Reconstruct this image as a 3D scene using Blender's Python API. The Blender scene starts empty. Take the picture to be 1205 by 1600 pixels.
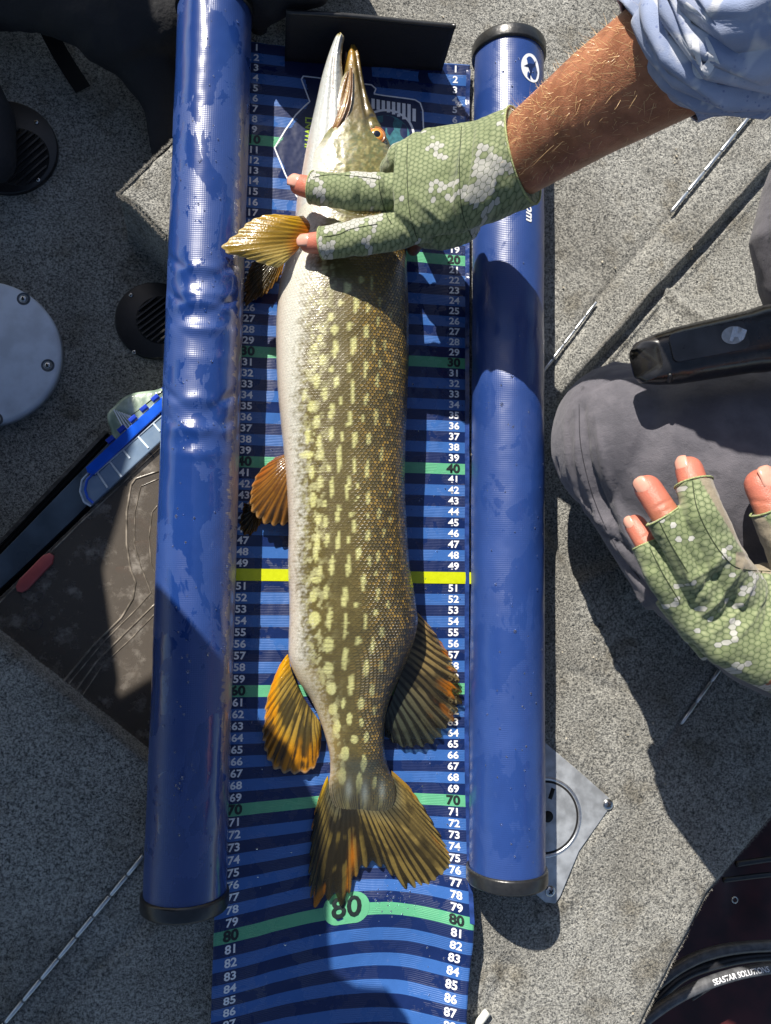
import bpy, bmesh, math, random
import numpy as np
from mathutils import Vector, Matrix
random.seed(7); rng = np.random.default_rng(7)
R_ = math.radians
scn = bpy.context.scene
C = scn.collection
# ------------------------------------------------------------------ camera (all lengths in cm, turned into metres on output)
CM = 0.01
CAM = np.array([1.8416, -5.5885, 69.1101]); ANG = (0.0907, -0.1575, 0.0111); F = 1200.0
def rotm(a):
    ax, ay, az = a
    Rx = np.array([[1,0,0],[0,math.cos(ax),-math.sin(ax)],[0,math.sin(ax),math.cos(ax)]])
    Ry = np.array([[math.cos(ay),0,math.sin(ay)],[0,1,0],[-math.sin(ay),0,math.cos(ay)]])
    Rz = np.array([[math.cos(az),-math.sin(az),0],[math.sin(az),math.cos(az),0],[0,0,1]])
    return Rz @ Ry @ Rx
RM = rotm(ANG)
cd = bpy.data.cameras.new('camera'); cam = bpy.data.objects.new('camera', cd); C.objects.link(cam)
cam.location = CAM*CM; cam.rotation_euler = ANG
cd.sensor_fit = 'VERTICAL'; cd.sensor_height = 24; cd.lens = F/1600*24
cd.clip_start = 0.01; cd.clip_end = 500
scn.camera = cam
# ------------------------------------------------------------------ light
SUN = np.array([-0.60, 1.10, 1.0]); SUN = SUN/np.linalg.norm(SUN)
el = math.asin(SUN[2]); az = math.atan2(SUN[0], SUN[1])
w = bpy.data.worlds.new('World'); scn.world = w; w.use_nodes = True
nt = w.node_tree; nt.nodes.clear()
sky = nt.nodes.new('ShaderNodeTexSky'); sky.sky_type = 'NISHITA'; sky.sun_disc = False
sky.sun_elevation = el; sky.sun_rotation = az
bg = nt.nodes.new('ShaderNodeBackground'); bg.inputs[1].default_value = 0.064
wo = nt.nodes.new('ShaderNodeOutputWorld')
nt.links.new(sky.outputs[0], bg.inputs[0]); nt.links.new(bg.outputs[0], wo.inputs[0])
sd = bpy.data.lights.new('sun', 'SUN'); sd.energy = 4.6; sd.angle = R_(0.53); sd.color = (1.0, 0.93, 0.82)
so = bpy.data.objects.new('sun', sd); C.objects.link(so)
so.rotation_euler = Vector(SUN).to_track_quat('Z', 'Y').to_euler(); so.location = (-1, 2, 2)
scn.view_settings.view_transform = 'Standard'; scn.view_settings.look = 'None'
scn.view_settings.exposure = 0.75; scn.view_settings.gamma = 1.0
scn.view_settings.use_curve_mapping = False
# ------------------------------------------------------------------ geometry of the view: where a sight line meets a height (cm)
def W(px, py, z=0.0):
    px = np.asarray(px, float); py = np.asarray(py, float); z = np.asarray(z, float)
    px, py, z = np.broadcast_arrays(px, py, z)
    d = np.stack([(px-602.5)/F, (800-py)/F, -np.ones_like(px)], -1) @ RM.T
    t = (z-CAM[2])/d[..., 2]
    return CAM + d*t[..., None]
def PX(P):
    v = (np.asarray(P, float)-CAM) @ RM
    return 602.5+F*v[..., 0]/-v[..., 2], 800-F*v[..., 1]/-v[..., 2]
# ------------------------------------------------------------------ small numpy noise
def vnoise(x, y, z=0.0, seed=0):
    x = np.asarray(x, float); y = np.asarray(y, float); z = np.zeros_like(x)+z
    xi = np.floor(x); yi = np.floor(y); zi = np.floor(z)
    fx = x-xi; fy = y-yi; fz = z-zi
    s = lambda t: t*t*(3-2*t)
    fx = s(fx); fy = s(fy); fz = s(fz)
    def h(a, b, c):
        v = np.sin(a*127.1+b*311.7+c*74.7+seed*13.37)*43758.5453
        return v-np.floor(v)
    L = lambda a, b, t: a+(b-a)*t
    r = []
    for dz in (0, 1):
        r.append(L(L(h(xi, yi, zi+dz), h(xi+1, yi, zi+dz), fx), L(h(xi, yi+1, zi+dz), h(xi+1, yi+1, zi+dz), fx), fy))
    return L(r[0], r[1], fz)*2-1
def fbm(x, y, z=0.0, o=3, seed=0):
    a = 0; k = 1.0; s = 0
    for i in range(o):
        a = a+vnoise(np.asarray(x)*2**i, np.asarray(y)*2**i, np.asarray(z)*2**i, seed+i)*k; s += k; k *= .5
    return a/s
def sstep(a, b, x):
    t = np.clip((np.asarray(x, float)-a)/(b-a), 0, 1); return t*t*(3-2*t)
def poly_sd(poly, X, Y):        # signed distance to a polygon, negative inside
    poly = np.asarray(poly, float); n = len(poly)
    d = np.full(X.shape, 1e9); inside = np.zeros(X.shape, bool)
    for i in range(n):
        a = poly[i]; b = poly[(i+1) % n]; e = b-a
        wx = X-a[0]; wy = Y-a[1]
        t = np.clip((wx*e[0]+wy*e[1])/(e@e+1e-12), 0, 1)
        d = np.minimum(d, np.hypot(wx-t*e[0], wy-t*e[1]))
        c = (a[1] > Y) != (b[1] > Y)
        with np.errstate(divide='ignore', invalid='ignore'):
            xx = a[0]+(Y-a[1])*e[0]/(e[1] if e[1] != 0 else 1e-12)
        inside ^= c & (X < xx)
    return np.where(inside, -d, d)
def seg_d(a, b, X, Y):
    a = np.asarray(a, float)[:2]; b = np.asarray(b, float)[:2]; e = b-a
    t = np.clip(((X-a[0])*e[0]+(Y-a[1])*e[1])/(e@e), 0, 1)
    return np.hypot(X-a[0]-t*e[0], Y-a[1]-t*e[1])
def smooth_poly(pts, n=6, closed=False):      # Catmull-Rom
    P = [np.asarray(p, float) for p in pts]; N = len(P); out = []
    rngi = range(N if closed else N-1)
    for i in rngi:
        if closed: p0, p1, p2, p3 = P[i-1], P[i], P[(i+1) % N], P[(i+2) % N]
        else: p0, p1, p2, p3 = P[max(i-1, 0)], P[i], P[i+1], P[min(i+2, N-1)]
        for k in range(n):
            t = k/n
            out.append(.5*((2*p1)+(-p0+p2)*t+(2*p0-5*p1+4*p2-p3)*t*t+(-p0+3*p1-3*p2+p3)*t**3))
    if not closed: out.append(P[-1])
    return np.array(out)
# ------------------------------------------------------------------ object helpers
def tag(o, label=None, cat=None, group=None, kind=None):
    if label: o['label'] = label
    if cat: o['category'] = cat
    if group: o['group'] = group
    if kind: o['kind'] = kind
    return o
ORG = {}
def thing(name, loc, label, cat, group=None):
    o = bpy.data.objects.new(name, None); C.objects.link(o)
    o.empty_display_size = 0.02
    loc = np.array(loc, float); o.location = loc*CM; ORG[o.name] = loc
    return tag(o, label, cat, group)
def mk(name, V, Fc, mat, parent=None, smooth=True, col=None, uvw=None, org=None, **kw):
    V = np.asarray(V, float).reshape(-1, 3)
    if parent is not None:
        base = ORG[parent.name]; 
    else: base = np.zeros(3)
    o_ = np.array(org, float) if org is not None else (base if parent is not None else V.mean(0))
    me = bpy.data.meshes.new(name)
    me.from_pydata(((V-o_)*CM).tolist(), [], [tuple(int(i) for i in f) for f in Fc] if not isinstance(Fc, np.ndarray) else Fc.tolist())
    me.update()
    if col is not None:
        a = me.color_attributes.new('Col', 'FLOAT_COLOR', 'POINT')
        cc = np.ones((len(V), 4)); cc[:, :3] = np.clip(np.asarray(col).reshape(-1, 3), 0, 1)
        a.data.foreach_set('color', cc.ravel())
    if uvw is not None:
        a = me.attributes.new('uvw', 'FLOAT_VECTOR', 'POINT')
        a.data.foreach_set('vector', np.asarray(uvw, float).reshape(-1, 3).ravel())
    if smooth: me.polygons.foreach_set('use_smooth', [True]*len(me.polygons))
    if mat is not None: me.materials.append(mat)
    o = bpy.data.objects.new(name, me); C.objects.link(o)
    o.location = (o_-base)*CM
    ORG[o.name] = o_
    if parent is not None: o.parent = parent
    return tag(o, **kw) if kw else o
def grid_faces(nu, nv, cu=False, cv=False, off=0):
    u = np.arange(nu if cu else nu-1); v = np.arange(nv if cv else nv-1)
    U, Vv = np.meshgrid(u, v, indexing='ij'); U1 = (U+1) % nu; V1 = (Vv+1) % nv
    return (np.stack([U*nv+Vv, U1*nv+Vv, U1*nv+V1, U*nv+V1], -1).reshape(-1, 4)+off)
def prism(poly, z0, z1, bev=0.0, z0f=None):          # poly (n,2) ccw or cw -> verts, faces; small rounded rim
    poly = np.asarray(poly, float); n = len(poly)
    A = .5*np.sum(poly[:, 0]*np.roll(poly[:, 1], -1)-np.roll(poly[:, 0], -1)*poly[:, 1])
    if A < 0: poly = poly[::-1]
    nx = np.roll(poly, -1, 0)-np.roll(poly, 1, 0); nrm = np.stack([nx[:, 1], -nx[:, 0]], 1); nrm /= np.linalg.norm(nrm, axis=1)[:, None]+1e-9
    V = []; 
    rings = [(0, z0), (0, z1-bev), (bev*.3, z1-bev*.3), (bev, z1)] if bev > 0 else [(0, z0), (0, z1)]
    for ins, z in rings: V += [(p[0]-q[0]*ins, p[1]-q[1]*ins, z) for p, q in zip(poly, nrm)]
    Fc = []
    for r in range(len(rings)-1):
        for i in range(n): j = (i+1) % n; Fc.append((r*n+i, r*n+j, (r+1)*n+j, (r+1)*n+i))
    Fc.append(tuple(range((len(rings)-1)*n, len(rings)*n))); Fc.append(tuple(range(n-1, -1, -1)))
    return V, Fc
def box(c, s, rz=0.0, bev=0.0):
    x, y = s[0]/2, s[1]/2; ca, sa = math.cos(rz), math.sin(rz)
    p = [(c[0]+a*ca-b*sa, c[1]+a*sa+b*ca) for a, b in ((-x, -y), (x, -y), (x, y), (-x, y))]
    return prism(p, c[2], c[2]+s[2], bev)
def merge(parts):
    V = []; Fc = []
    for v, f in parts:
        o = len(V); V += [tuple(p) for p in v]; Fc += [tuple(int(i)+o for i in q) for q in f]
    return V, Fc
def frame(d, up=(0, 0, 1)):
    d = np.asarray(d, float); d = d/(np.linalg.norm(d)+1e-12); up = np.asarray(up, float)
    s = np.cross(d, up)
    if np.linalg.norm(s) < 1e-4: s = np.cross(d, (0, 1, 0))
    s /= np.linalg.norm(s); u = np.cross(s, d); return s, u
def tube(pts, radii, flat=1.0, n=16, caps='flat', up=(0, 0, 1)):   # flat: thickness ratio (scalar or list)
    pts = np.asarray(pts, float); N = len(pts); radii = np.broadcast_to(np.asarray(radii, float), (N,)).copy()
    flat = np.broadcast_to(np.asarray(flat, float), (N,)).copy()
    rings = []
    T = np.gradient(pts, axis=0)
    def ring(c, d, r, fl):
        s, u = frame(d, up); a = np.arange(n)*2*math.pi/n
        return c+r*(np.cos(a)[:, None]*s+np.sin(a)[:, None]*u*fl)
    if caps in ('round', 'round0', 'roundall'):
        d = T[0]/np.linalg.norm(T[0])
        if caps != 'round1':
            for k in (80, 55, 28): rings.append(ring(pts[0]-d*radii[0]*math.sin(R_(k))*.95, d, radii[0]*math.cos(R_(k)), flat[0]))
    for i in range(N): rings.append(ring(pts[i], T[i], radii[i], flat[i]))
    if caps in ('round', 'round1', 'roundall'):
        d = T[-1]/np.linalg.norm(T[-1])
        for k in (28, 55, 80): rings.append(ring(pts[-1]+d*radii[-1]*math.sin(R_(k))*.95, d, radii[-1]*math.cos(R_(k)), flat[-1]))
    M = len(rings); V = np.concatenate(rings)
    Fc = [tuple(f) for f in grid_faces(M, n, cv=True)]
    Fc.append(tuple(range(n-1, -1, -1))[::-1]); Fc.append(tuple(range((M-1)*n, M*n)))
    return V, Fc
def ball(c, r, n=12):
    V = []; Fc = []
    r = np.broadcast_to(np.asarray(r, float), (3,))
    for i in range(1, n):
        t = math.pi*i/n
        for j in range(2*n): a = math.pi*j/n; V.append((c[0]+r[0]*math.sin(t)*math.cos(a), c[1]+r[1]*math.sin(t)*math.sin(a), c[2]+r[2]*math.cos(t)))
    Fc = [tuple(f) for f in grid_faces(n-1, 2*n, cv=True)]
    a = len(V); V.append((c[0], c[1], c[2]+r[2])); V.append((c[0], c[1], c[2]-r[2]))
    for j in range(2*n): Fc.append((a, j, (j+1) % (2*n))); Fc.append((a+1, (n-2)*2*n+(j+1) % (2*n), (n-2)*2*n+j))
    return V, Fc
def remeshed(parts, vox, sm=4):              # union of closed shapes as one continuous skin
    V, Fc = merge(parts)
    me = bpy.data.meshes.new('tmp'); me.from_pydata([tuple(p) for p in V], [], Fc); me.update()
    bm = bmesh.new(); bm.from_mesh(me); bmesh.ops.recalc_face_normals(bm, faces=bm.faces); bm.to_mesh(me); bm.free()
    o = bpy.data.objects.new('tmp', me); C.objects.link(o)
    m = o.modifiers.new('r', 'REMESH'); m.mode = 'VOXEL'; m.voxel_size = vox; m.adaptivity = 0
    if sm: s = o.modifiers.new('s', 'SMOOTH'); s.factor = .5; s.iterations = sm
    dg = bpy.context.evaluated_depsgraph_get(); e = o.evaluated_get(dg); m2 = e.to_mesh()
    nv = len(m2.vertices); A = np.empty(nv*3); m2.vertices.foreach_get('co', A)
    nl = len(m2.loops); Li = np.empty(nl, int); m2.loops.foreach_get('vertex_index', Li)
    npoly = len(m2.polygons); ls = np.empty(npoly, int); m2.polygons.foreach_get('loop_start', ls)
    lt = np.empty(npoly, int); m2.polygons.foreach_get('loop_total', lt)
    N = np.empty(nv*3); m2.vertices.foreach_get('normal', N)
    faces = [tuple(Li[a:a+b]) for a, b in zip(ls, lt)]
    e.to_mesh_clear(); bpy.data.objects.remove(o); bpy.data.meshes.remove(me)
    return A.reshape(-1, 3), faces, N.reshape(-1, 3)
def text_mesh(s, size, bold=0.02, align='CENTER', shear=0.0):
    cu = bpy.data.curves.new('t', 'FONT'); cu.body = s; cu.size = size; cu.offset = bold; cu.align_x = align; cu.align_y = 'CENTER'
    cu.resolution_u = 3; cu.shear = shear
    o = bpy.data.objects.new('t', cu); C.objects.link(o)
    dg = bpy.context.evaluated_depsgraph_get(); m = o.evaluated_get(dg).to_mesh()
    V = np.array([v.co[:] for v in m.vertices]); Fc = [tuple(p.vertices) for p in m.polygons]
    o.evaluated_get(dg).to_mesh_clear(); bpy.data.objects.remove(o); bpy.data.curves.remove(cu)
    return V, Fc
# ------------------------------------------------------------------ node expressions
class NX:
    def __init__(s, name):
        s.m = bpy.data.materials.new(name); s.m.use_nodes = True; s.t = s.m.node_tree; s.t.nodes.clear()
        s.out = s.t.nodes.new('ShaderNodeOutputMaterial')
    def n(s, typ, ins=None, **p):
        nd = s.t.nodes.new(typ)
        for k, v in p.items(): setattr(nd, k, v)
        for k, v in (ins or {}).items(): s.set(nd.inputs[k], v)
        return nd
    def set(s, sock, v):
        if isinstance(v, S): v = v.k
        if isinstance(v, bpy.types.NodeSocket): s.t.links.new(v, sock)
        else:
            if sock.type == 'RGBA' and len(v) == 3: v = tuple(v)+(1,)
            sock.default_value = v
    def math(s, op, *a):
        nd = s.t.nodes.new('ShaderNodeMath'); nd.operation = op
        for i, v in enumerate(a): s.set(nd.inputs[i], v)
        return S(s, nd.outputs[0])
    def obj(s): return s.n('ShaderNodeTexCoord').outputs['Object']
    def attr(s, nme, out='Vector'): return s.n('ShaderNodeAttribute', attribute_name=nme).outputs[out]
    def xyz(s, v):
        nd = s.n('ShaderNodeSeparateXYZ', {0: v}); return [S(s, o) for o in nd.outputs]
    def comb(s, x, y, z=0.0): return S(s, s.n('ShaderNodeCombineXYZ', {0: x, 1: y, 2: z}).outputs[0])
    def noise(s, v, scale, detail=2, rough=.5, dist=0.0):
        return S(s, s.n('ShaderNodeTexNoise', {'Vector': v, 'Scale': scale, 'Detail': detail, 'Roughness': rough, 'Distortion': dist}).outputs[0])
    def vor(s, v, scale, feature='F1', out=0, rand=1.0):
        nd = s.n('ShaderNodeTexVoronoi', feature=feature); s.set(nd.inputs['Vector'], v); s.set(nd.inputs['Scale'], scale); s.set(nd.inputs['Randomness'], rand)
        return S(s, nd.outputs[out])
    def mix(s, f, a, b, mode='MIX'):
        nd = s.t.nodes.new('ShaderNodeMix'); nd.data_type = 'RGBA'; nd.blend_type = mode
        s.set(nd.inputs[0], f); s.set(nd.inputs[6], a); s.set(nd.inputs[7], b); return S(s, nd.outputs[2])
    def ss(s, x, a, b):
        nd = s.n('ShaderNodeMapRange', {0: x, 1: a, 2: b}, interpolation_type='SMOOTHSTEP'); return S(s, nd.outputs[0])
    def scalev(s, v, x, y, z):
        nd = s.n('ShaderNodeVectorMath', operation='MULTIPLY'); s.set(nd.inputs[0], v); nd.inputs[1].default_value = (x, y, z); return S(s, nd.outputs[0])
    def bump(s, h, dist=0.001, strength=1.0, normal=None):
        nd = s.n('ShaderNodeBump', {'Height': h, 'Distance': dist, 'Strength': strength})
        if normal is not None: s.set(nd.inputs['Normal'], normal)
        return S(s, nd.outputs[0])
    def bsdf(s, **k):
        nd = s.t.nodes.new('ShaderNodeBsdfPrincipled')
        mp = dict(col='Base Color', rough='Roughness', metal='Metallic', normal='Normal', spec='Specular IOR Level', coat='Coat Weight', coat_rough='Coat Roughness', coat_n='Coat Normal',
                  sub='Subsurface Weight', subr='Subsurface Radius', subs='Subsurface Scale', sheen='Sheen Weight', sheen_r='Sheen Roughness', trans='Transmission Weight', ior='IOR', alpha='Alpha', aniso='Anisotropic', sheen_t='Sheen Tint')
        for a, v in k.items(): s.set(nd.inputs[mp[a]], v)
        s.b = nd; s.t.links.new(nd.outputs[0], s.out.inputs[0]); return nd
class S:
    def __init__(s, x, k): s.x = x; s.k = k
    def __add__(s, o): return s.x.math('ADD', s, o)
    __radd__ = __add__
    def __mul__(s, o): return s.x.math('MULTIPLY', s, o)
    __rmul__ = __mul__
    def __sub__(s, o): return s.x.math('SUBTRACT', s, o)
    def __rsub__(s, o): return s.x.math('SUBTRACT', o, s)
    def __truediv__(s, o): return s.x.math('DIVIDE', s, o)
    def abs(s): return s.x.math('ABSOLUTE', s)
    def max(s, o): return s.x.math('MAXIMUM', s, o)
    def min(s, o): return s.x.math('MINIMUM', s, o)
    def gt(s, o): return s.x.math('GREATER_THAN', s, o)
    def lt(s, o): return s.x.math('LESS_THAN', s, o)
    def sin(s): return s.x.math('SINE', s)
    def floor(s): return s.x.math('FLOOR', s)
    def fract(s): return s.x.math('FRACT', s)
    def fmod(s, o): return s.x.math('FLOORED_MODULO', s, o)
def lin(r, g, b):
    f = lambda c: ((c/255+.055)/1.055)**2.4 if c > 10 else c/255/12.92
    return (f(r), f(g), f(b))
def hexcells(x, u, v, size):       # u, v in cm -> (distance from the cell border 0..0.5, cell id vector)
    a = x; H = math.sqrt(3)
    p = u/size; q = v/size
    ax = p.fmod(1.0)-.5; ay = q.fmod(H)-H/2
    bx = (p-.5).fmod(1.0)-.5; by = (q-H/2).fmod(H)-H/2
    sel = (ax*ax+ay*ay).lt(bx*bx+by*by)
    gx = ax*sel+bx*(1-sel); gy = ay*sel+by*(1-sel)
    d = gx.abs().max(gx.abs()*.5+gy.abs()*(H/2))
    return .5-d, x.comb(p-gx, q-gy, 0.0)
# ------------------------------------------------------------------ materials
def m_plain(name, col, rough=.5, metal=0.0, nscale=300, namp=.15, bump=0.0, **k):
    x = NX(name); o = x.obj(); n = x.noise(o, nscale, 3); big = x.noise(o, 18, 3)
    c = x.mix(x.ss(n*.6+big*.4, .35, .65), tuple(v*(1-namp) for v in col), tuple(min(1, v*(1+namp)) for v in col))
    kw = dict(col=c, rough=(n-.5)*.15+rough, metal=metal); kw.update(k)
    if bump: kw['normal'] = x.bump(n, bump)
    x.bsdf(**kw); return x.m
def m_carpet(name, warm=1.0, sc=1.0, elong=1.0, dark=0.0):
    x = NX(name); o = x.obj()
    ov = x.scalev(o, 1.0, elong, 1.0)
    n1 = x.noise(ov, 500*sc, 3, .62); n2 = x.noise(ov, 1200*sc, 2, .6); n3 = x.noise(o, 240*sc, 2, .5)
    n = x.ss(n1*.46+n2*.40+n3*.14, .37, .62)
    dirt = x.noise(o, 9, 5, .62); tint = x.noise(o, 28, 4, .6)
    c = x.mix(n, (.026, .030, .033), (.59, .585, .54))
    c = x.mix(x.ss(tint, .52, .72)*.55, c, (.42, .36, .26), 'MULTIPLY')
    c = x.mix(x.ss(dirt, .40, .66)*.55, c, (.45, .43, .40), 'MULTIPLY')
    c = x.mix(x.ss(x.noise(o, 1900, 2, .6), .60, .72)*.55, c, (.72, .70, .64))
    c = x.mix(x.ss(x.noise(o, 55, 4, .7), .60, .72)*.5, c, (.55, .52, .46), 'MULTIPLY')
    if dark: c = x.mix(dark, c, (.02, .02, .025))
    x.bsdf(col=c, rough=.95, spec=.15, normal=x.bump(n1*.6+n2*.7+n3*.5, .0026, 1.0), sheen=.12, sheen_r=.6)
    return x.m
M_carpet = m_carpet('grey_marine_carpet')
M_carpet_low = m_carpet('grey_marine_carpet_well', sc=.9, elong=.55)
def m_vinyl(name):
    x = NX(name); uv = x.attr('uvw'); u, v, ww = x.xyz(uv)    # u around (cm), v along (cm)
    rib = (v*2*math.pi*6.0).sin(); rib2 = (u*2*math.pi*5.5).sin()
    wet0 = x.noise(x.scalev(uv, .16, .10, 1), 1.0, 5, .6, .4)
    wet = x.ss(wet0, .505, .52)
    splash = x.ss(x.noise(x.scalev(uv, 1, .8, 1), .55, 4, .65, .5), .60, .615)
    wet = wet.max(splash)*.75
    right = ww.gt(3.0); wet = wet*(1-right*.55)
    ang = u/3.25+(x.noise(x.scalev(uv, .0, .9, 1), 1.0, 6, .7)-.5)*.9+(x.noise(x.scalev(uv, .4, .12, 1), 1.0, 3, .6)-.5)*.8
    reflection_band = x.ss(ang, 2.52, 2.58)*x.ss(u/3.25, 3.12, 3.02)*(1-right)*x.ss(v, 84, 66)*x.ss(v, 14, 20)  # pale reflection along the left tube's inner side, put into the vinyl colour
    c = x.mix(x.noise(x.scalev(uv, 1, 1, 1), .25, 4), lin(22, 52, 116), lin(28, 64, 134))
    c = x.mix(wet*.28, c, lin(14, 36, 92))
    c = x.mix((1-wet)*.06, c, lin(120, 138, 172))
    dust = x.ss(x.noise(uv, 1.3, 6, .7), .62, .78)*.25*(1-wet)
    c = x.mix(dust, c, lin(120, 140, 180))
    c = x.mix(reflection_band*x.ss(x.noise(x.scalev(uv, 3, .5, 1), 1.2, 4, .7), .30, .5), c, lin(128, 122, 128))
    h = (rib*.5+rib2*.35+x.noise(uv, 14, 2)*.5)*(1-wet*.93)+wet*.7
    x.bsdf(col=c, rough=.37-wet*.25, spec=.9, normal=x.bump(h, .00009, .45), coat=wet*.6, coat_rough=.06)
    return x.m
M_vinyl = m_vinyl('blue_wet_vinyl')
def m_mat():
    x = NX('printed_ruler_vinyl'); uv = x.attr('uvw'); u, v, ww = x.xyz(uv)
    n = (v+.5).floor()                       # the number of the band
    even = (n/2).fract().lt(.25)
    ten = (n/10).fract().lt(.05); fifty = (n-50).abs().lt(.5)
    c = x.mix(even, lin(21, 38, 84), lin(56, 98, 164))
    g = x.mix(x.noise(uv, .3), lin(86, 160, 124), lin(96, 172, 130))
    c = x.mix(ten*(n.gt(5)), c, g)
    c = x.mix(fifty, c, lin(180, 192, 10))
    rib = (v*2*math.pi*7).sin()
    wet = x.ss(x.noise(uv, .33, 5, .6, .5), .50, .53)
    dust = x.ss(x.noise(uv, .8, 6, .7, .6), .60, .74)
    c = x.mix(dust*.10, c, lin(150, 155, 175))
    c = x.mix(x.ss(x.noise(uv, 3.5, 4, .7), .64, .74)*.35, c, lin(20, 26, 60))
    h = rib*.35*(1-wet*.9)+x.noise(uv, .9, 3)*2.2
    x.bsdf(col=c, rough=.42-wet*.28, spec=.5, normal=x.bump(h, .0004, .55))
    return x.m
M_mat = m_mat()
M_white = m_plain('white_print', (.80, .82, .86), .4, namp=.05)
M_black_print = m_plain('black_print', (.012, .02, .02), .4)
M_green_print = m_plain('green_print', lin(92, 166, 126), .4, namp=.05)
M_lime_print = m_plain('lime_print', lin(170, 200, 60), .4, namp=.1)
M_teal_print = m_plain('teal_print', lin(40, 100, 112), .4, namp=.3)
M_navy_print = m_plain('navy_print', lin(18, 32, 72), .35, namp=.1)
M_yellow = m_plain('yellow_print', lin(186, 196, 8), .35, namp=.05)
M_rubber = m_plain('black_rubber', (.016, .017, .019), .32, bump=.0002, spec=.6)
M_black = m_plain('black_plastic', (.014, .014, .016), .38, bump=.0001)
M_matte_black = m_plain('matte_black', (.014, .015, .019), .8, bump=.0006)
M_alu = m_plain('brushed_aluminium', (.62, .64, .67), .32, .9, namp=.12, bump=.0001)
M_alu_dull = m_plain('weathered_aluminium', (.50, .53, .56), .42, .55, nscale=90, namp=.25, bump=.0002)
M_steel = m_plain('steel_screw', (.55, .55, .55), .25, 1.0)
M_dark = m_plain('dark_recess', (.006, .006, .007), .8)
M_shell = m_plain('grey_white_shell', (.64, .70, .80), .38, nscale=60, namp=.12, bump=.0002)
M_hull = m_plain('dark_red_hull', (.045, .008, .009), .45, nscale=30, namp=.5)
# ------------------------------------------------------------------ deck
def Wp(pts, z=0.0): return W([p[0] for p in pts], [p[1] for p in pts], z)[:, :2]
upper = Wp([(268, 220), (183, 303), (206, 318), (256, 370), (330, 440), (400, 640), (330, 900), (262, 1120), (232, 1183), (120, 1096), (0, 1000), (-500, 610), (-500, 2400), (700, 2400), (1010, 1600), (1030, 1560), (1110, 1400), (1206, 1290), (1800, 600), (2600, -400), (1500, -900), (400, -900), (430, -80), (330, 130)])
void = Wp([(1010, 1602), (1022, 1575), (1066, 1490), (1112, 1400), (1206, 1288), (1900, 480), (2600, 1500), (2600, 2900), (500, 2900), (740, 2200)])
sp = .3
gx = np.arange(-72, 95, sp); gy = np.arange(-85, 75, sp)
X, Y = np.meshgrid(gx, gy, indexing='ij')
Z = np.zeros_like(X)
wob = fbm(X*.35, Y*.35, seed=3)*.12
Z += wob*.6+fbm(X*.06, Y*.06, seed=9)*.25
def pxseg(a, b): return W(a[0], a[1], 0)[:2], W(b[0], b[1], 0)[:2]
# panels of the hatch lids: a proud band with the lids either side
band = Wp([(858, 600), (935, 476), (1052, 332), (1210, 140), (1300, 60), (1330, 130), (1205, 252), (1048, 438), (1085, 475), (1250, 640), (1180, 700), (1060, 560), (1036, 447), (960, 535), (880, 640)])
sdb = poly_sd(band, X, Y)
Z += .15*sstep(.6, -.6, sdb+wob)
for pn in ([(1047, 440), (1262, 203), (1700, 150), (1500, 900), (1190, 548)], [(1040, 448), (1145, 552), (1300, 720), (900, 900), (800, 720), (925, 577)]):
    Z -= 1.15*sstep(1.0, -.45, poly_sd(Wp(pn), X, Y)+wob*1.5)
for a, b, dp, wd in (((1053, 442), (1260, 213), .25, .3), ((1043, 452), (934, 574), .2, .3),
                     ((930, 474), (850, 590), .3, .3), ((1052, 334), (930, 474), .25, .3), ((1200, 150), (1052, 334), .3, .35),
                     ((870, 1040), (960, 1080), .25, .6), ((1060, 1135), (1030, 1180), .3, .3), ((1150, 1010), (1060, 1135), .3, .3),
                     ((225, 1338), (0, 1605), .3, .35), ((235, 1425), (60, 1600), .22, .5), ((720, 1478), (800, 1512), .28, .6), ((800, 1512), (745, 1610), .25, .6)):
    p, q = pxseg(a, b); d = seg_d(p, q, X, Y)+wob*.5
    Z -= dp*np.exp(-(d/wd)**2)
# recess round the aluminium plate
plate = Wp([(760, 1100), (856, 1160), (905, 1205), (957, 1252), (905, 1330), (872, 1412), (850, 1420), (700, 1300)])
Z -= .22*sstep(.3, -.3, poly_sd(plate, X, Y))
Z += .15*np.exp(-((poly_sd(plate, X, Y)-.9)/.7)**2)
sdv = poly_sd(void, X, Y)+wob
Z -= .8*np.clip(1-sdv/1.0, 0, 1)**2
sdu = poly_sd(upper, X, Y)+wob*1.5
drop = sstep(-.25, .55, sdu)
Z = Z*(1-drop*.6)-9.0*drop
keep = (sdv > 0)
f = grid_faces(len(gx), len(gy)); kf = keep.ravel()
f = f[kf[f].all(1)]
V = np.stack([X, Y, Z], -1).reshape(-1, 3)
mk('deck', V, f, M_carpet, kind='structure')
# edge of the deck at the open locker, and the hull under it
pe = Wp([(985, 1660), (1010, 1600), (1022, 1575), (1066, 1490), (1112, 1400), (1206, 1288), (1300, 1180)])
pe = smooth_poly(pe, 12); n = len(pe)
V = []
for z in (-.9, -1.4, -3.0, -5.0, -5.0):
    for i, p in enumerate(pe):
        k = 0 if z > -4.9 else .1
        V.append((p[0]-k-.35+rng.normal(0, .03), p[1]+k*.3+.02, z))
mk('deck_edge', V, grid_faces(5, n), M_carpet, kind='structure')
V = []; hx = np.linspace(0, 1, 40)
HX, HY = np.meshgrid(np.linspace(5, 95, 50), np.linspace(-75, 0, 50), indexing='ij')
HZ = -24+2.2*fbm(HX*.12, HY*.05, seed=4)+.035*(HX-20)
mk('hull_floor', np.stack([HX, HY, HZ], -1), grid_faces(50, 50), M_hull, kind='structure')
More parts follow.
